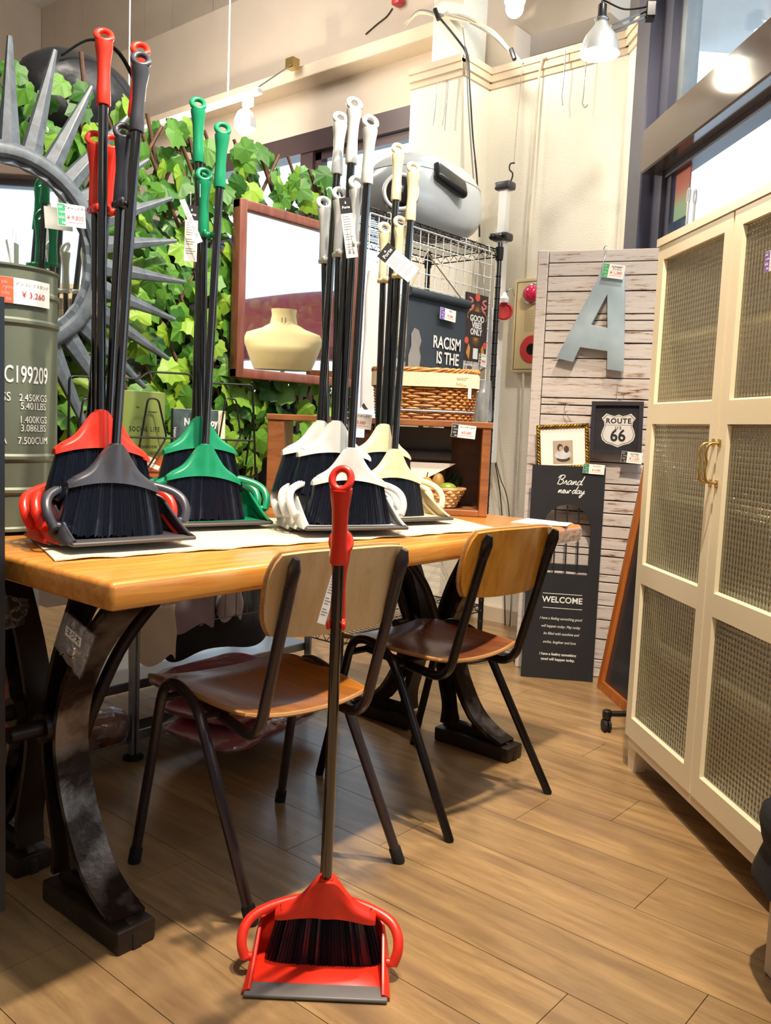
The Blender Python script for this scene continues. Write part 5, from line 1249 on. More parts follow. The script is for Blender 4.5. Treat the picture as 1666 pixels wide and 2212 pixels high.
for cx0, cy0, s in ((.5, .74, 1), (.5, .36, -1)):
    m_ = MB()
    for i in range(9): a = pi * (i + .5) / 9 * s; m_.prism([(gw_ * cx0 + .004 * cos(a + .35), gh_ * cy0 + .004 * sin(a + .35)), (gw_ * cx0 + gw_ * .24 * cos(a), gh_ * cy0 + gw_ * .24 * sin(a)), (gw_ * cx0 + .004 * cos(a - .35), gh_ * cy0 + .004 * sin(a - .35))], 0, .0006, Mv)
    m_.build('sunburst_print', MT['goldp'], gv)
for s, x0 in ((1, .2), (-1, .82)):
    MB().tube(smooth_path([(gw_ * (x0 + s * dx), gh_ * dy, .001) for dx, dy in ((-.08, .93), (.08, .90), (.0, .86), (-.10, .84), (.02, .80), (.12, .83), (.06, .77), (-.06, .74))], 4), .0045, 6, M=Mv, flat=.2).build('snake_print', MT['pinkp'], gv)
    MB().tube(smooth_path([(gw_ * (x0 - s * .1), gh_ * .62, .001), (gw_ * (x0 - s * .14), gh_ * .68, .001), (gw_ * (x0 - s * .02), gh_ * .74, .001)], 4), .002, 5, M=Mv, flat=.2).build('sprig_print', MT['goldp'], gv)
    MB().prism([(gw_ * (x0 - s * .12), gh_ * .12), (gw_ * (x0 + s * .02), gh_ * .02), (gw_ * (x0 + s * .06), gh_ * .20), (gw_ * (x0 - s * .02), gh_ * .26)], 0, .0006, Mv).build('flame_print', MT['goldp'], gv)
    MB().lathe([(.001, 0), (gw_ * .09, 0), (gw_ * .09, .0006), (.001, .0006)], 16, Mv @ T(gw_ * (x0 - s * .12), gh_ * (.30 if s > 0 else .26), 0)).build('dot_print', MT['coral'], gv)
MB().lathe([(.001, 0), (gw_ * .11, 0), (gw_ * .11, .0006), (.001, .0006)], 16, Mv @ T(gw_ * .5, gh_ * .955, 0)).build('dot_print', MT['coral'], gv); MB().box(gw_ * .40, gw_ * .62, gh_ * .04, gh_ * .20, 0, .0006, Mv).build('candle_print', MT['whiteink'], gv)
MB().tube([Mv @ Vector((gw_ * .2, gh_, 0)), at_y(1030, 520, gy - .006), Mv @ Vector((gw_ * .85, gh_, 0))], .0016, 5).build('hanging_cord', MT['rope'], gv)
card_px((1034, 790), (1049, 793), (1035, 763), (0, yG - .006, 0), (0, 1, 0), '#3a3b40', ['サイン'], '¥980', 'small black banded price card on the good vibes plaque')

# ================================================================== LAMPS
def bulb_light(loc, e, col, r=.03, parent=None):
    d = bpy.data.lights.new('bulb_light', 'POINT'); d.energy = e; d.color = col; d.shadow_soft_size = r; o = bpy.data.objects.new('bulb_light', d); COL.objects.link(o); o.location = loc
    return o
MT['bulb'] = emis('lit_bulb', (1.0, .84, .55), 40); MT['bulbwhite'] = emis('lit_bulb_white', (1.0, .95, .78), 9); MT['lampglass'] = glassy('frosted_lamp_glass', '#f6f2e6', .35, .4, .2)
# track light glowing in front of the upper wall
tl = at_x(530, 268, 3.25); tk = thing('track_light', 'ceiling track with a glowing warm spotlight', 'lamp', tl)
a, b_ = at_x(400, 247, 3.25), at_x(562, 200, 3.25); zt_ = (a.z + b_.z) / 2
MB().rbox(3.232, 3.268, b_.y, a.y + .5, zt_ - .012, zt_ + .016, .003, 1).build('track', MT['white'], tk)
for px in (495, 280): y = at_x(px, 100, 3.25).y; MB().tube([(3.25, y, zt_), (3.25, y, ZC)], .0045, 6).build('drop_rod', MT['white'], tk)
MB().rbox(-.02, .02, -.03, .03, -.05, .0, .004, 1, T(3.25, tl.y - .02, zt_ - .012)).build('spot_neck', MT['white'], tk)
MB().lathe([(.02, .06), (.045, .04), (.06, .0), (.058, -.045)], 20, T(tl.x, tl.y, tl.z + .02), False).build('lamp_shade', MT['white'], tk, 40)
MB().sphere((tl.x, tl.y, tl.z - .01), .052, 20, 14).build('bulb', MT['bulb'], tk, 60); bulb_light((tl.x - .1, tl.y, tl.z - .03), 55, (1, .87, .68), .05)
r0 = at_x(560, 187, 3.25); r1 = at_x(632, 138, 3.75); MB().tube([r0, r1], .004, 6).build('stay_rod', MT['steel'], tk); MB().rbox(-.03, .03, -.035, .035, -.03, .03, .004, 1, T(*r1)).build('stay_bracket', MT['brass'], tk)
# clamp lamp at the top right
cl = at_p(1297, 92, (3.2, 1.72, 0), (.76, .65, 0)); lp_ = thing('clamp_lamp', 'chrome reflector clamp lamp pointing down beside the window post', 'lamp', cl)
rad = .078; MT['silver'] = mat('brushed_silver_reflector', '#d2d4d2', .35, .6, var=.05)
MB().lathe([(.018, .085), (.022, .075), (.034, .055), (.058, .025), (.072, -.01), (rad, -.045), (rad - .003, -.045), (.058, -.01), (.046, .022), (.03, .05)], 28, T(*cl), False).build('reflector', MT['silver'], lp_, 50)
MB().lathe([(.012, .145), (.017, .14), (.017, .10), (.021, .095), (.021, .082), (.012, .08)], 16, T(*cl)).build('socket', MT['black'], lp_, 40); MB().torus(.022, .006, 18, 8, T(cl.x, cl.y, cl.z + .085)).build('collar', MT['chrome'], lp_, 60)
MB().sphere((cl.x, cl.y, cl.z - .012), .043, 18, 12, (1, 1, .85)).build('bulb', MT['bulbwhite'], lp_, 60); bulb_light((cl.x, cl.y, cl.z - .10), 3.5, (1, .90, .70), .04)
pe = at_p(1405, 25, (3.2, 1.72, 0), (.76, .65, 0)); pm = at_p(1320, 60, (3.2, 1.72, 0), (.76, .65, 0))
for dz in (.008, -.014): MB().tube([pm + Vector((0, 0, dz)), pe + Vector((0, 0, dz))], .005, 6).build('arm', MT['chrome'], lp_, 50)
MB().rbox(-.03, .03, -.02, .02, -.03, .03, .005, 1, T(*pe) @ rotz(.6)).build('clamp', MT['darktube'], lp_, 40)
MB().tube(smooth_path([cl + Vector((0, 0, .14)), cl + Vector((.01, .0, .16)), at_p(1350, 20, (3.2, 1.72, 0), (.76, .65, 0)), pe + Vector((0, 0, .02))], 6), .0035, 6).build('flex', MT['black'], lp_, 60)
# bare reflector bulb near the pillar
bb = at_x(1112, 18, 3.55); bl = thing('hanging_spot_bulb', 'glowing reflector bulb hanging by the white pillar', 'lamp', bb)
MB().sphere(bb, .042, 18, 12).build('bulb', MT['bulbwhite'], bl, 60); MB().lathe([(.042, .01), (.05, .03), (.045, .06), (.018, .09), (.014, .16)], 18, T(*bb), False).build('reflector', MT['lampglass'], bl, 50); MB().tube([bb + Vector((0, 0, .15)), (bb.x, bb.y, ZC)], .004, 6).build('flex', MT['black'], bl); bulb_light(bb + Vector((-.06, 0, -.08)), 5, (1, .92, .75), .04)

# ================================================================== THINGS ON THE CREAM WALL
WX = 3.845
al0, al1 = at_x(1113, 604, 3.80), at_x(1100, 805, 3.80); aw_ = .26
fa_ = thing('fire_alarm_box', 'cream wall box with red lamp, speaker holes and red call button', 'alarm', (3.82, al0.y, al1.z))
Mal = frame_at((3.80, al0.y, al1.z), (0, -1, 0), (0, 0, 1)); ah = al0.z - al1.z
MT['alarm'] = mat('beige_enamel', '#d9c596', .4, var=.04); MT['redlamp'] = mat('red_lamp_lens', '#d21f4e', .12, var=.1, coat=.6); MT['redbtn'] = mat('red_enamel', '#c8393a', .35)
MB().rbox(0, aw_, 0, ah, -.045, 0, .006, 2, Mal).build('housing', MT['alarm'], fa_, 40)
d_ = MB()
for x0, x1, y0, y1 in ((.015, .018, .015, ah - .015), (aw_ - .018, aw_ - .015, .015, ah - .015), (.015, aw_ - .015, .015, .018), (.015, aw_ - .015, ah - .018, ah - .015)): d_.box(x0, x1, y0, y1, -.001, .0006, Mal)
d_.build('door_line', MT['darkgap'], fa_)
MB().lathe([(.052, -.002), (.052, .008), (.046, .012)], 28, Mal @ T(.105, ah - .078, 0)).build('lamp_rim', MT['chrome'], fa_, 40); MB().sphere((0, 0, 0), .044, 20, 12, (1, 1, .8), Mal @ T(.105, ah - .078, .01)).build('red_lamp', MT['redlamp'], fa_, 60)
MB().lathe([(.001, .006), (.040, .006), (.066, .004), (.070, 0)], 32, Mal @ T(.120, .115, 0), False).build('call_button', MT['redbtn'], fa_, 30); MB().lathe([(.001, .008), (.026, .008), (.030, .004)], 24, Mal @ T(.120, .115, 0), False).build('button_glass', MT['darktube'], fa_, 30)
d_ = MB()
for i in range(7):
    for j in range(14): d_.lathe([(.0018, .0005), (.001, .0006)], 6, Mal @ T(.072 + i * .009, .205 + j * .0078, 0))
d_.build('speaker_holes', MT['darkgap'], fa_)['kind'] = 'stuff'
# red bell ornament hanging beside it
rb = at_x(1089, 672, 3.62); ro = thing('red_bell', 'small red bell hanging by a chain beside the alarm box', 'bell', rb)
Mrb = frame_at(rb, (.6, -.8, 0), (0, 0, 1)); MB().lathe([(.036, -.05), (.040, -.01), (.044, .0), (.036, .004), (.030, -.004), (.001, -.006)], 24, Mrb, False).build('bell', MT['redbtn'], ro, 35); MB().lathe([(.018, .04), (.022, .06), (.012, .075), (.006, .09)], 16, T(*rb)).build('collar', MT['white'], ro, 40)
MB().tube(smooth_path([rb + Vector((0, 0, .085)), rb + Vector((.03, -.02, .11)), at_x(1112, 640, 3.79)], 5), .003, 6).build('chain', MT['chrome'], ro, 60)
# white pole with black brackets
p0, p1, p2 = at_x(1101, 395, 3.70), at_x(1076, 600, 3.70), at_x(1060, 1000, 3.70); pw_ = thing('white_pole', 'white square pole with black brackets hanging from a hook on the wall', 'pole', p2)
ax_ = (p0 - p2).normalized(); Mpw = frame_at(p2, (0, -1, 0), ax_); Lp = (p0 - p2).length
MB().rbox(-.022, .022, 0, Lp, -.02, .02, .003, 1, Mpw).build('tube', MT['white'], pw_)
def up_at(py): return (at_x(1095, py, 3.70) - p2).dot(ax_)
for py in (402, 512): z = up_at(py); MB().rbox(-.045, .045, z - .02, z + .02, -.035, .035, .012, 3, Mpw).build('bracket', MT['char'], pw_, 40)
z = up_at(512)
for sx in (-.035, .03): MB().sphere((0, 0, 0), .018, 12, 8, (1, 1, 1), Mpw @ T(sx, z, .038)).build('knob', MT['black'], pw_, 60)
hk = [at_x(x, y, 3.70) for x, y in ((1103, 395), (1108, 376), (1101, 366), (1103, 354), (1112, 352))]; MB().tube(smooth_path(hk, 5), .004, 6).build('scroll_hook', MT['black'], pw_, 60)
MB().tube([at_x(1110, 354, 3.70), at_x(1128, 142, 3.80)], .0022, 5).build('hanging_cord', MT['rope'], pw_)
# ropes, hooks and cables
def cord(label, pts, r, m, cat='cord', grp=None, nm='power_cable'): return tag(MB().tube(smooth_path(pts, 6), r, 6).build(nm, m, None, 60), label, cat, grp)
X_ = 3.835
MT['cordcream'] = mat('cream_cord', '#d9cdb6', .8)
cord('thick cream rope looped over the crown moulding and hanging down the wall', [at_x(x, y, X_ - .025) for x, y in ((1180, 125), (1172, 128), (1166, 160), (1158, 260), (1150, 380), (1142, 480), (1134, 640), (1130, 840), (1118, 1100))], .006, MT['cordcream'], 'rope', None, 'rope')
for lab, pp_ in (('thin wire hook dangling from the moulding under the clamp lamp', ((1222, 110), (1218, 170), (1214, 205), (1216, 228))), ('wire with a curled hook end hanging near the clamp lamp', ((1270, 100), (1264, 160), (1260, 212), (1258, 222), (1264, 232), (1270, 226)))):
    cord(lab, [at_x(x, y, X_ - .03) for x, y in pp_], .003, MT['steel'], 'hook', None, 'wire_hook')
for lab, pp_ in (('thin wire with a swivel hook on the column face', ((945, 178), (941, 230), (937, 262), (935, 272))), ('second thin fishing line with weight on the column face', ((970, 175), (964, 240), (961, 282)))):
    cord(lab, [at_x(x, y, 3.60) for x, y in pp_], .0022, MT['steel'], 'hook', None, 'wire_hook')
cord('black cable running down the column corner', [at_x(x, y, 3.60) for x, y in ((1004, 100), (1012, 130), (1016, 200), (1022, 300), (1030, 380), (1035, 470), (1036, 512))], .005, MT['black'], 'cable', None, 'power_cable')
cord('grey cable beside the black one on the column corner', [at_x(x, y, 3.60) for x, y in ((1000, 60), (1008, 130), (1011, 210), (1018, 320), (1026, 420))], .004, MT['greyink'], 'cable', None, 'power_cable')
cc_ = thing('cable_bundle', 'bundle of pale cables draped above the moulded wall', 'cables', at_x(1040, 60, 3.9))
for i in range(8):
    o_ = [random.uniform(-6, 6) for _ in range(4)]
    MB().tube(smooth_path([at_x(x, y, 3.66) for x, y in ((875, 55 + o_[0]), (905, 28 + o_[1] * .7), (945, 30 + i * .8), (1000, 40 + o_[2]), (1060, 68 + o_[3]), (1105, 110 + i), (1130, 138))], 6), .006, 6).build('cable', MT['cordcream'] if i % 3 else MT['greyink'], cc_, 60)
for x, y in ((944, 32), (1108, 118)): MB().tube([at_x(x - 4, y - 12, 3.65), at_x(x + 4, y + 10, 3.65)], .012, 8).build('cable_tie', MT['black'], cc_)
cord('loose black cable drooping from the cable bundle to the column', [at_x(x, y, 3.7) for x, y in ((946, 34), (980, 75), (1002, 104), (1008, 118))], .006, MT['black'], 'cable', None, 'power_cable')
cord('thin brown lead with a red tip under the upper wall', [at_x(x, y, 4.194) for x, y in ((790, 74), (815, 52), (835, 36), (848, 18))], .004, MT['stem'], 'cable', None, 'power_cable'); 
tag(MB().rbox(-.03, .03, -.03, .03, -.02, .02, .008, 2, T(*at_x(860, 4, 4.165))).build('red_connector', MT['redbtn'], None, 40), 'red plastic connector at the end of the brown lead', 'connector')
for i, (lab, pp_) in enumerate((('dark thin cord hanging behind the crate towards the floor', ((1068, 860), (1064, 960), (1080, 1060), (1088, 1180), (1092, 1370))), ('pale thin cord looping down beside the crate', ((1078, 900), (1090, 1000), (1102, 1080), (1108, 1200), (1104, 1375))), ('brown thin cord crossing behind the crate corner', ((1062, 960), (1080, 1030), (1098, 1090), (1106, 1250), (1100, 1380))))):
    cord(lab, [at_x(x, y, 3.80) for x, y in pp_], .003, (MT['black'], MT['cordcream'], MT['stem'])[i])
# power strip and its cables on the floor
ps = at_z(1112, 1425, 0); pst = thing('power_strip', 'black power strip with coiled cables on the floor by the wall', 'power strip', ps)
Mps = T(ps.x, ps.y, 0) @ rotz(-.6); MB().rbox(-.09, .09, -.028, .028, .001, .035, .006, 2, Mps).build('strip', MT['black'], pst, 40); MB().lathe([(.001, .0362), (.014, .0362), (.016, .034)], 16, Mps @ T(-.035, 0, 0), False).build('socket', MT['greyink'], pst)
for i in range(4): MB().tube(smooth_path([Mps @ Vector((-.09, 0, .02)), Mps @ Vector((-.16, .03 * i - .04, .012)), Mps @ Vector((-.28, .05 * i - .05, .01)), Mps @ Vector((-.36, .12 + .03 * i, .03 + .03 * i)), Mps @ Vector((-.22, .2, .05 + .02 * i))], 6), .005, 6).build('cable', MT['black'], pst, 60)

# ================================================================== CLOTHES AND GOODS AROUND THE SHELVING
MT['coat'] = mat('pale_lilac_cloth', '#cfc6c6', .9, var=.12, scale=6, sheen=.3); MT['whitecloth'] = mat('white_cloth', '#e9e6e3', .9, var=.06, sheen=.3); MT['mauve'] = mat('mauve_grey_cloth', '#a8979c', .9, var=.12, sheen=.3); MT['teal'] = mat('teal_cloth', '#1e6c66', .8); MT['navycloth'] = mat('black_garment', '#1a1a20', .9, var=.3, sheen=.3)
def garment(nm, label, M, w, h, m, depth=.05, folds=5, taper=.1, seed=0, cat='clothes', group=None):
    """hanging cloth: closed tube with folds, local x across, z up from 0..h, hanging"""
    def fn(u, v):
        a = u * 2 * pi; ww = w / 2 * (1 - taper * v ** 3); x, y = rr(a, ww, depth / 2 * (1 - .3 * v), 2.4)
        f_ = 1 + .22 * (1 - v) * sin(folds * a + seed + 2 * v); return tuple(M @ Vector((x + .01 * noise.noise((u * 5, v * 3, seed)), y * f_, h * v - .012 * (1 - v) * cos(folds * a + seed))))
    o = MB().grid(fn, 64, 14); top = [fn(i / 64, 1) for i in range(64)]
    return tag(o.build(nm, m, None, 60), label, cat, group)
def rack_M(px, py_bottom, y): q = at_y(px, py_bottom, y); return T(q.x, y, q.z)
q = at_y(818, 880, 2.205); garment('hanging_coat', 'pale lilac coat with white buttons hanging beside the wire grid', T(q.x, 2.30 - .09, q.z), .19, at_y(818, 588, 2.205).z - q.z, MT['coat'], .05, 6, .15, 1, 'coat')
q = at_y(1092, 800, 2.3); garment('white_shirt', 'white garment hanging on the far end of the black shelving', T(RX1 + .07, 2.36, q.z), .10, .28, MT['whitecloth'], .16, 5, .4, 3, 'shirt')
q = at_y(1062, 720, 2.3); garment('black_cap', 'small black garment hanging on the corner post of the shelving', T(RX1 - .03, 2.32, at_y(1062, 730, 2.3).z), .07, .16, MT['navycloth'], .05, 3, .5, 2, 'clothes')
for lab, x, y, z, w, h, m, sd in (('white and yellow folded cloth on the wire shelving behind the poster', 2.86, 2.42, 1.30, .34, .26, MT['whitecloth'], 4), ('mauve garment hanging inside the wire shelving', 3.12, 2.46, 1.10, .22, .46, MT['mauve'], 5), ('pale cloth draped below the wire grid', 3.22, 2.38, .92, .24, .34, MT['coat'], 6)):
    garment('folded_garment', lab, T(x, y, z), w, h, m, .10, 4, .1, sd)
MT['polythene'] = glassy('polythene', '#eef0f4', .7, .5, .25, .8, 14)
garment('plastic_bag', 'clear polythene bag hanging next to the wicker basket', T(at_y(1042, 905, 2.2).x, 2.19, at_y(1042, 905, 2.2).z), .09, .17, MT['polythene'], .05, 5, .3, 7, 'bag')
# backpack on top of the screen
bp0 = at_y(160, 300, 2.42); bpk = thing('backpack', 'black backpack lying on top of the shelving behind the ivy', 'backpack', bp0)
bcx, bcz = at_y(160, 230, 2.42).x, at_y(160, 230, 2.42).z; rx_ = at_y(275, 230, 2.42).x - bcx; rz_ = at_y(160, 118, 2.42).z - bcz
def bp_fn(u, v):
    a = u * 2 * pi; ph = -pi / 2 + v * pi; x, y = rr(a, rx_ * abs(cos(ph)) ** .7, .13 * abs(cos(ph)) ** .7, 2.6); z = bcz + rz_ * sin(ph); k = 1 + .10 * noise.noise((x * 11, y * 11, z * 11)) + .05 * noise.noise((x * 25, y * 25, z * 25)); return (bcx + x * k, 2.42 + y * k, z)
MT['nylon'] = mat('black_nylon', '#16171c', .45, var=.3, bump=.5, bscale=30)
MB().grid(bp_fn, 40, 20).build('bag_body', MT['nylon'], bpk, 60); MB().tube(smooth_path([(bcx - rx_ * .6, 2.30, bcz + rz_ * .55), (bcx - rx_ * .2, 2.27, bcz + rz_ * .95), (bcx + rx_ * .3, 2.27, bcz + rz_ * .9), (bcx + rx_ * .8, 2.29, bcz + rz_ * .3)], 6), .008, 8, flat=.4).build('strap', MT['nylon'], bpk, 60)
# shelving behind the screen: steel posts, boards and dark boxes
su_ = thing('steel_shelving', 'galvanised steel shelving unit behind the trellis', 'shelf', (1.7, 2.4, 0)); pz = at_z(292, 1640, 0); sy0, sy1 = 2.31, 2.74; sx0, sx1 = 1.20, 2.30
for x in (sx0, sx1):
    for y in (sy0, sy1): MB().box(x - .018, x + .018, y - .003, y, 0, 1.62).box(x - .018, x - .015, y - .03, y, 0, 1.62).build('post', MT['steel'], su_)
for z in (.17, .70, 1.18, 1.60): MB().rbox(sx0, sx1, sy0, sy1, z - .03, z, .003, 1).build('shelf_board', MT['steel'], su_)
MT['darkbox'] = mat('dark_storage_box', '#2a2c30', .7, var=.2)
for i, (x, w, z, h, m) in enumerate(((1.36, .24, .71, .40, 'darkbox'), (1.61, .22, .71, .36, 'navycloth'), (1.85, .22, .71, .42, 'darkbox'), (2.13, .26, .71, .38, 'darkbox'), (1.37, .28, 1.19, .36, 'navycloth'), (1.69, .30, 1.19, .34, 'darkbox'), (2.05, .34, 1.19, .30, 'navycloth'))):
    g_ = thing('storage_box', 'dark lidded storage box on the %s shelf behind the ivy, %s' % ('upper' if z > 1 else 'lower', ('at the drum end', 'second from the drum', 'second from the crates', 'at the crate end', 'below the backpack', 'between two others', 'behind the wooden mirror')[i]), 'box', (x, 2.5, z), 'storage boxes behind the screen')
    MB().rbox(x - w / 2, x + w / 2, 2.36, 2.66, z + .001, z + h - .03, .012, 2).build('box', MT[m], g_, 40); MB().rbox(x - w / 2 - .006, x + w / 2 + .006, 2.354, 2.666, z + h - .03, z + h, .008, 2).build('lid', MT[m], g_, 40)
# low wire trolley and single steel stand under the table
stn = thing('steel_stand', 'slim slotted steel stand with low tray under the oak table', 'stand', (pz.x, pz.y, 0))
MB().box(pz.x - .012, pz.x - .004, pz.y, pz.y + .02, .012, .66).box(pz.x + .004, pz.x + .012, pz.y, pz.y + .02, .012, .66).build('slotted_post', MT['steel'], stn); MB().lathe([(.03, 0), (.03, .008), (.015, .014)], 16, T(pz.x, pz.y + .01, .0)).build('foot', MT['rubber'], stn, 40)
MB().rbox(1.20, 1.95, pz.y + .022, pz.y + .038, .045, .072, .003, 1).build('front_rail', MT['steel'], stn); MB().box(1.20, 1.95, pz.y + .038, 2.262, .050, .060).build('tray', MT['darkbox'], stn)
for x in (1.23, 1.9): MB().rbox(x - .012, x + .012, pz.y + .06, pz.y + .08, 0, .050, .002, 1).build('leg', MT['steel'], stn)
for s in (-.03, .05): MB().lathe([(.008, 0), (.008, .004)], 10, T(pz.x + s, pz.y + .0215, .058) @ Matrix.Rotation(pi / 2, 4, 'X')).build('screw', MT['steel'], stn)
MT['crimson'] = mat('crimson_pack', '#b3203c', .5, var=.25, scale=8); MT['wrap'] = glassy('shrink_wrap', '#f2f0f6', .74, .7, .18, 1.0, 22)
def pack(label, cxp, cyp, zp, w, d, h, ang, m):
    t = thing('wrapped_package', label, 'package', M=T(cxp, cyp, zp) @ rotz(ang)); 
    def fn(k, s):
        def g(u, v): a = u * 2 * pi; ph = -pi / 2 + v * pi; x, y = rr(a, w / 2 * k * abs(cos(ph)) ** .35, d / 2 * k * abs(cos(ph)) ** .35, 5); z = h / 2 + h / 2 * k * sin(ph); nz_ = .012 * noise.noise((x * 12 + s, y * 12, z * 20)); return (x + nz_, y + nz_, z + nz_ * .6)
        return g
    MB().grid(fn(1, 0), 40, 12).build('contents', m, t, 60, False); MB().grid(fn(1.06, 5), 40, 12).build('plastic_wrap', MT['wrap'], t, 60, False); return t
pk = at_z(400, 1560, .17)
pack('crimson package in clear plastic sticking out under the table', 1.73, 2.00, .064, .50, .30, .055, .25, MT['crimson']); pack('second crimson package in crinkled plastic on top of the first', 1.72, 2.04, .126, .46, .28, .05, .35, MT['crimson']); pack('third crimson wrapped package, topmost of the pile under the table', 1.70, 2.10, .184, .40, .22, .05, .1, MT['crimson'])
MT['goldwrap'] = mat('gold_brown_wrap', '#7a4a22', .3, .2, scale=20, h2='#4a1f16'); pack('brown glossy wrapped package beside the steel stand', 1.31, 2.18, .062, .17, .16, .10, 0, MT['goldwrap'])
# red plastic basket at the far left, on the floor by the drum end
rbk = at_z(15, 1600, .0); rx0 = thing('red_basket', 'red slotted plastic basket under the left end of the table', 'basket', (1.0, 2.30, 0))
Mrk = T(.96, 2.10, .18); g = MB()
for x0, x1, y0, y1 in ((-.16, .16, -.002, .004), (-.16, .16, .236, .242), (-.16, -.154, 0, .24), (.154, .16, 0, .24)):
    g.box(x0, x1, y0, y1, 0, .02, Mrk); g.box(x0, x1, y0, y1, .12, .16, Mrk)
for i in range(15): x = -.155 + i * .022; g.box(x - .004, x + .004, -.002, .004, .02, .12, Mrk); g.box(x - .004, x + .004, .236, .242, .02, .12, Mrk)
for i in range(10): y = .01 + i * .024; g.box(-.16, -.154, y - .004, y + .004, .02, .12, Mrk); g.box(.154, .16, y - .004, y + .004, .02, .12, Mrk)
g.box(-.16, .16, 0, .24, -.004, 0, Mrk); g.build('basket', MT['coral'], rx0); 
fd_ = thing('foot_stand', 'low dark wooden stand carrying the red basket', 'stand', (.96, 2.3, 0)); MB().rbox(0.78, 1.14, 2.08, 2.36, .145, .175, .004, 1).build('board', MT['darkbox'], fd_)
for x in (.80, 1.10):
    for y in (2.10, 2.32): MB().rbox(x, x + .03, y, y + .03, 0, .145, .003, 1).build('leg', MT['darkbox'], fd_)
# cloths and bags hanging under the table back edge
for nm, lab, pxa, pya, pyb, y, w, m, sd in (('tote_bag', 'cream canvas tote hanging under the table by the steel stand', 330, 1425, 1310, 2.18, .16, MT['cloth'], 1), ('folded_garment', 'mauve grey cloth hanging behind the chair back', 405, 1355, 1270, 2.20, .20, MT['mauve'], 2), ('folded_garment', 'small lilac cloth behind the white wire under the table', 495, 1332, 1265, 2.21, .10, MT['coat'], 3), ('garment_bag', 'long black garment bag hanging under the table', 470, 1400, 1262, 2.24, .42, MT['navycloth'], 4)):
    a = at_y(pxa, pya, y); h_ = max(.12, at_y(pxa, pyb, y).z - a.z); garment(nm, lab, T(a.x, y, a.z), w, h_, m, .05, 4, .02, sd, 'bag' if 'bag' in nm else 'clothes')
gg = thing('wire_grid_basket', 'small grey wire grid hung under the rear table edge', 'grid', at_y(460, 1330, 2.15)); g = MB(); ga, gb = at_y(462, 1338, 2.14), at_y(600, 1280, 2.14)
for i in range(7): x = ga.x + (gb.x - ga.x) * i / 6; g.tube([(x, 2.14, ga.z), (x, 2.14, .69)], .0018, 5)
for i in range(5): z = ga.z + (.69 - ga.z) * i / 4; g.tube([(ga.x, 2.14, z), (gb.x, 2.14, z)], .0018, 5)
g.build('wire_grid', MT['greyink'], gg)

# --- zip bag of screws taped to the iron leg and plastic film on the rear leg
MT['bagfilm'] = glassy('milky_zip_bag', '#f6f6f6', .6, .5, .15, .9, 60)
zb = thing('zip_bag', 'clear zip bag of screws with a paper label taped to the iron leg', 'bag', at_x(155, 1400, .80)); XB = .80
bgp = [at_x(x, y, XB) for x, y in ((140, 1320), (205, 1375), (172, 1468), (115, 1392))]
MB().grid(lambda u, v: tuple((bgp[0] * (1 - u) + bgp[1] * u) * (1 - v) + (bgp[3] * (1 - u) + bgp[2] * u) * v + Vector((-.016 * sin(pi * u) * sin(pi * v) + .003 * noise.noise((u * 8, v * 8, 1)), 0, 0))), 16, 16).build('front_film', MT['bagfilm'], zb, 60)
MB().grid(lambda u, v: tuple((bgp[0] * (1 - u) + bgp[1] * u) * (1 - v) + (bgp[3] * (1 - u) + bgp[2] * u) * v + Vector((.004, 0, 0))), 4, 4).build('back_film', MT['wrap'], zb, 60)
mid = (bgp[0] + bgp[1] + bgp[2] + bgp[3]) / 4
Mz = frame_at(mid, (bgp[1] - bgp[0]), (bgp[0] - bgp[3])); lab_ = frame_at((bgp[0] * .4 + bgp[1] * .6) * .80 + bgp[3] * .05 + bgp[2] * .15 + Vector((-.014, 0, 0)), bgp[1] - bgp[0], bgp[0] - bgp[3])
MB().box(-.026, .026, -.009, .009, 0, .0006, lab_).build('paper_label', MT['paper'], zb); lettering([('ネジ大', 0, 0, .015)], MT['ink'], zb, lab_ @ T(0, 0, .0004))
MB().torus(.010, .004, 18, 6, Mz @ T(.004, -.010, .004)).build('washer', MT['chrome'], zb, 60)
for i in range(6): a = i * 1.1; pq = Mz @ Vector((.012 * cos(a), -.006 + .014 * sin(a), .002 + .002 * i)); MB().tube([pq, pq + Mz.to_3x3() @ Vector((.018 * cos(a * 2.3), .018 * sin(a * 2.3), 0))], [.0018, .0018], 6).lathe([(.004, 0), (.004, .002)], 8, T(*pq)).build('screw', MT['chrome'], zb, 40)
pf = [at_x(x, y, .845) for x, y in ((5, 1275), (95, 1290), (85, 1345), (5, 1365))]
tag(MB().grid(lambda u, v: tuple((pf[0] * (1 - u) + pf[1] * u) * (1 - v) + (pf[3] * (1 - u) + pf[2] * u) * v + Vector((-.03 - .012 * noise.noise((u * 5, v * 5, 2)), 0, 0))), 16, 10).build('plastic_film', MT['wrap'], None, 60), 'crinkled clear plastic film wrapped on the rear iron leg', 'plastic film')
# --- black display board at the very left edge
kb = at_x(3, 1968, .70); bdp = thing('display_panel', 'black display panel edge standing at the left end of the table', 'panel', (.69, kb.y + .2, 0))
yk = at_x(4, 1500, .70).y; zt2 = at_x(6, 640, .70).z; MB().box(.694, .706, yk, yk + .45, kb.z, zt2).build('board', MT['black'], bdp); 
for y in (yk + .16, yk + .38): MB().rbox(.66, .74, y, y + .03, 0, kb.z + .01, .004, 1).build('foot', MT['black'], bdp)

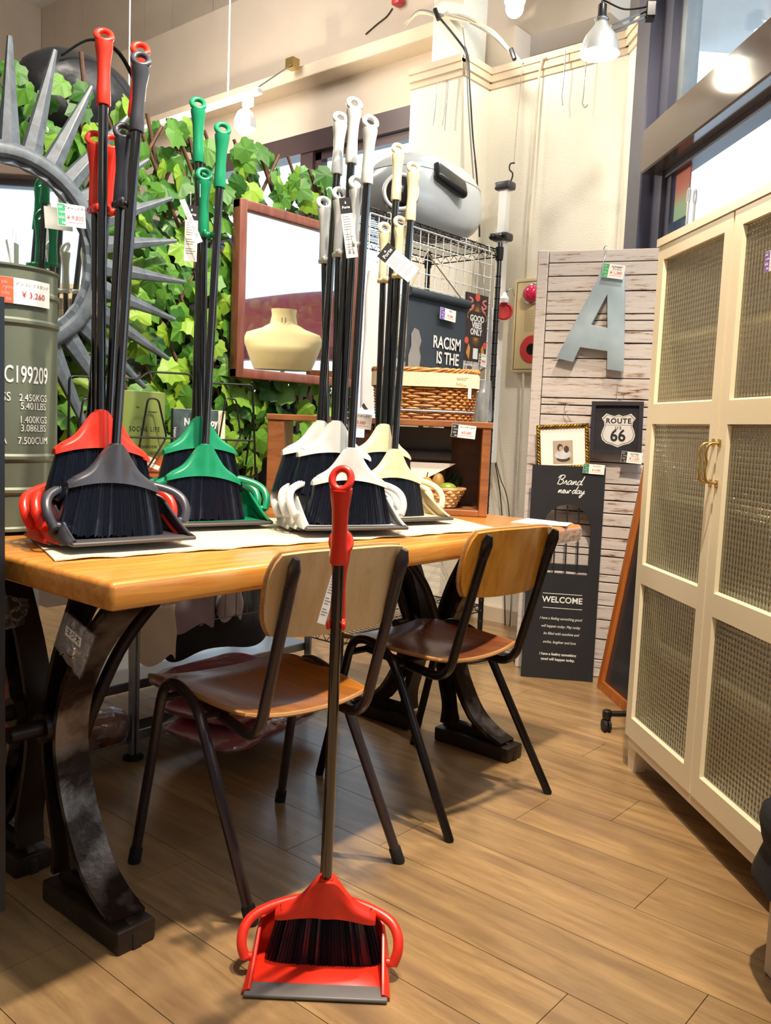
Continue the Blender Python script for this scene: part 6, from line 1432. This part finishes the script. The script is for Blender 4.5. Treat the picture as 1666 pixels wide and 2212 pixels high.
# ================================================================== BY THE SHOP WINDOW
Wp = lambda px, py, s: at_p(px, py, w0 + Wo * s, Wo)
MWi = MW.inverted()
pp_ = [MWi @ Wp(x, y, .05) for x, y in ((1452, 480), (1488, 330))]
mpst, nt, b = newmat('faded_poster'); tcn = nt.nodes.new('ShaderNodeTexCoord'); spn = nt.nodes.new('ShaderNodeSeparateXYZ'); nt.links.new(tcn.outputs['Generated'], spn.inputs[0]); rp = nt.nodes.new('ShaderNodeValToRGB'); nt.links.new(spn.outputs[2], rp.inputs[0])
rp.color_ramp.elements[0].color = hexc('#7fa080'); rp.color_ramp.elements[0].position = .2; rp.color_ramp.elements[1].color = hexc('#c4604a'); rp.color_ramp.elements[1].position = .55; nt.links.new(rp.outputs[0], b.inputs['Base Color'])
xs = sorted((pp_[0].x, pp_[1].x)); zs2 = sorted((pp_[0].z, pp_[1].z))
tag(MB().box(xs[0], xs[1] + .02, .055, .060, zs2[0], zs2[1], MW).build('window_poster', mpst), 'faded red and green poster on the shop window pane', 'poster')
for lab, px, py in (('white plastic hanger standing at the shop window', 1486, 458), ('second white plastic hanger at the shop window', 1499, 462)):
    v = MWi @ Wp(px, py, .0); o_ = MB().torus(.012, .004, 16, 6, MW @ T(v.x, .0, v.z + .06) @ Matrix.Rotation(pi / 2, 4, 'X'), 2.2).rbox(v.x - .007, v.x + .007, -.004, .004, v.z - .14, v.z + .04, .003, 1, MW).build('white_hanger', MT['white'], None, 60); tag(o_, lab, 'hanger')
# bust form and red tarpaulin that show in the wood framed mirror
mirY = 2.15 - .012
def refl_at(px, py, dist):
    d = ray(px, py).normalized(); t = mirY / d.y; h = CAM + d * t; r = Vector((d.x, -d.y, d.z)); return h + r * dist
bz = refl_at(612, 740, 1.44); bw_ = thing('bust_form', 'cream child size bust form on a stand by the shop window', 'mannequin', (bz.x, bz.y, 0))
MT['bust'] = mat('cream_bust', '#e6d5a2', .6, var=.04); nb_ = (CAM - bz); fdir = Vector((-.68, .73, 0)).normalized(); Mbz = frame_at((bz.x, bz.y, refl_at(612, 800, 1.44).z), (fdir.y * -1, fdir.x, 0), (0, 0, 1))
sb_ = (refl_at(686, 740, 1.44) - refl_at(540, 740, 1.44)).length / 2; hb_ = refl_at(612, 668, 1.44).z - refl_at(612, 800, 1.44).z
def bust_fn(u, v):
    prof = [(.72, 0, .5), (.80, .12, .55), (.92, .34, .6), (1.0, .48, .5), (.92, .60, .42), (.55, .68, .36), (.34, .76, .30), (.30, .90, .28), (.32, 1.0, .28), (.0, 1.0, 0)]
    k = v * (len(prof) - 1); i = min(int(k), len(prof) - 2); q_ = k - i; q_ = q_; w = prof[i][0] * (1 - q_) + prof[i + 1][0] * q_; z = prof[i][1] * (1 - q_) + prof[i + 1][1] * q_; d = prof[i][2] * (1 - q_) + prof[i + 1][2] * q_
    x, y = rr(u * 2 * pi, sb_ * w, sb_ * d * .8, 2.3); return tuple(Mbz @ Vector((x, z * hb_, y)))
MB().grid(bust_fn, 40, 27).build('torso', MT['bust'], bw_, 60); zb0_ = (Mbz @ Vector((0, 0, 0))).z
MB().lathe([(.012, .01), (.012, zb0_ + .02)], 12, T(bz.x, bz.y, 0)).build('pole', MT['chrome'], bw_, 40); MB().lathe([(.09, 0), (.09, .008), (.02, .02)], 24, T(bz.x, bz.y, 0)).build('base', MT['chrome'], bw_, 40)
o_ = lettering([('11', 0, hb_ * .80, .035)], MT['ink'], None, Mbz @ T(0, 0, sb_ * .27), 'size_print'); o_.parent = bw_; o_.matrix_parent_inverse = bw_.matrix_basis.inverted()
MT['redtarp'] = mat('red_tarpaulin', '#b02a35', .6, var=.15, scale=3)
def tarp(u, v): x = -.3 + u * 2.6; y = .9 + v * 1.2; return tuple(MW @ Vector((x, y, 1.47 + .42 * sin(pi * min(1, v * 1.3)) ** .6 * (.85 + .15 * sin(u * 5)) - .25 * abs(u - .5) ** 2 * 2)))
tp = thing('market_awning', 'red tarpaulin over a stall outside the shop window', 'awning', MW @ Vector((1, 1.4, 0))); MB().grid(tarp, 24, 10, .004).build('tarpaulin', MT['redtarp'], tp, 60)
for x in (-.25, 2.25):
    for y in (.95, 2.05): MB().tube([MW @ Vector((x, y, 0)), MW @ Vector((x, y, 1.46))], .02, 8).build('pole', MT['white'], tp)
MT['pavement'] = mat('pale_pavement', '#b9b6b0', .9, var=.1)
struct(MB().box(-3, 9, .16, 6, -.1, -.02, MW).build('pavement', MT['pavement']), 'pale pavement outside the shop window')
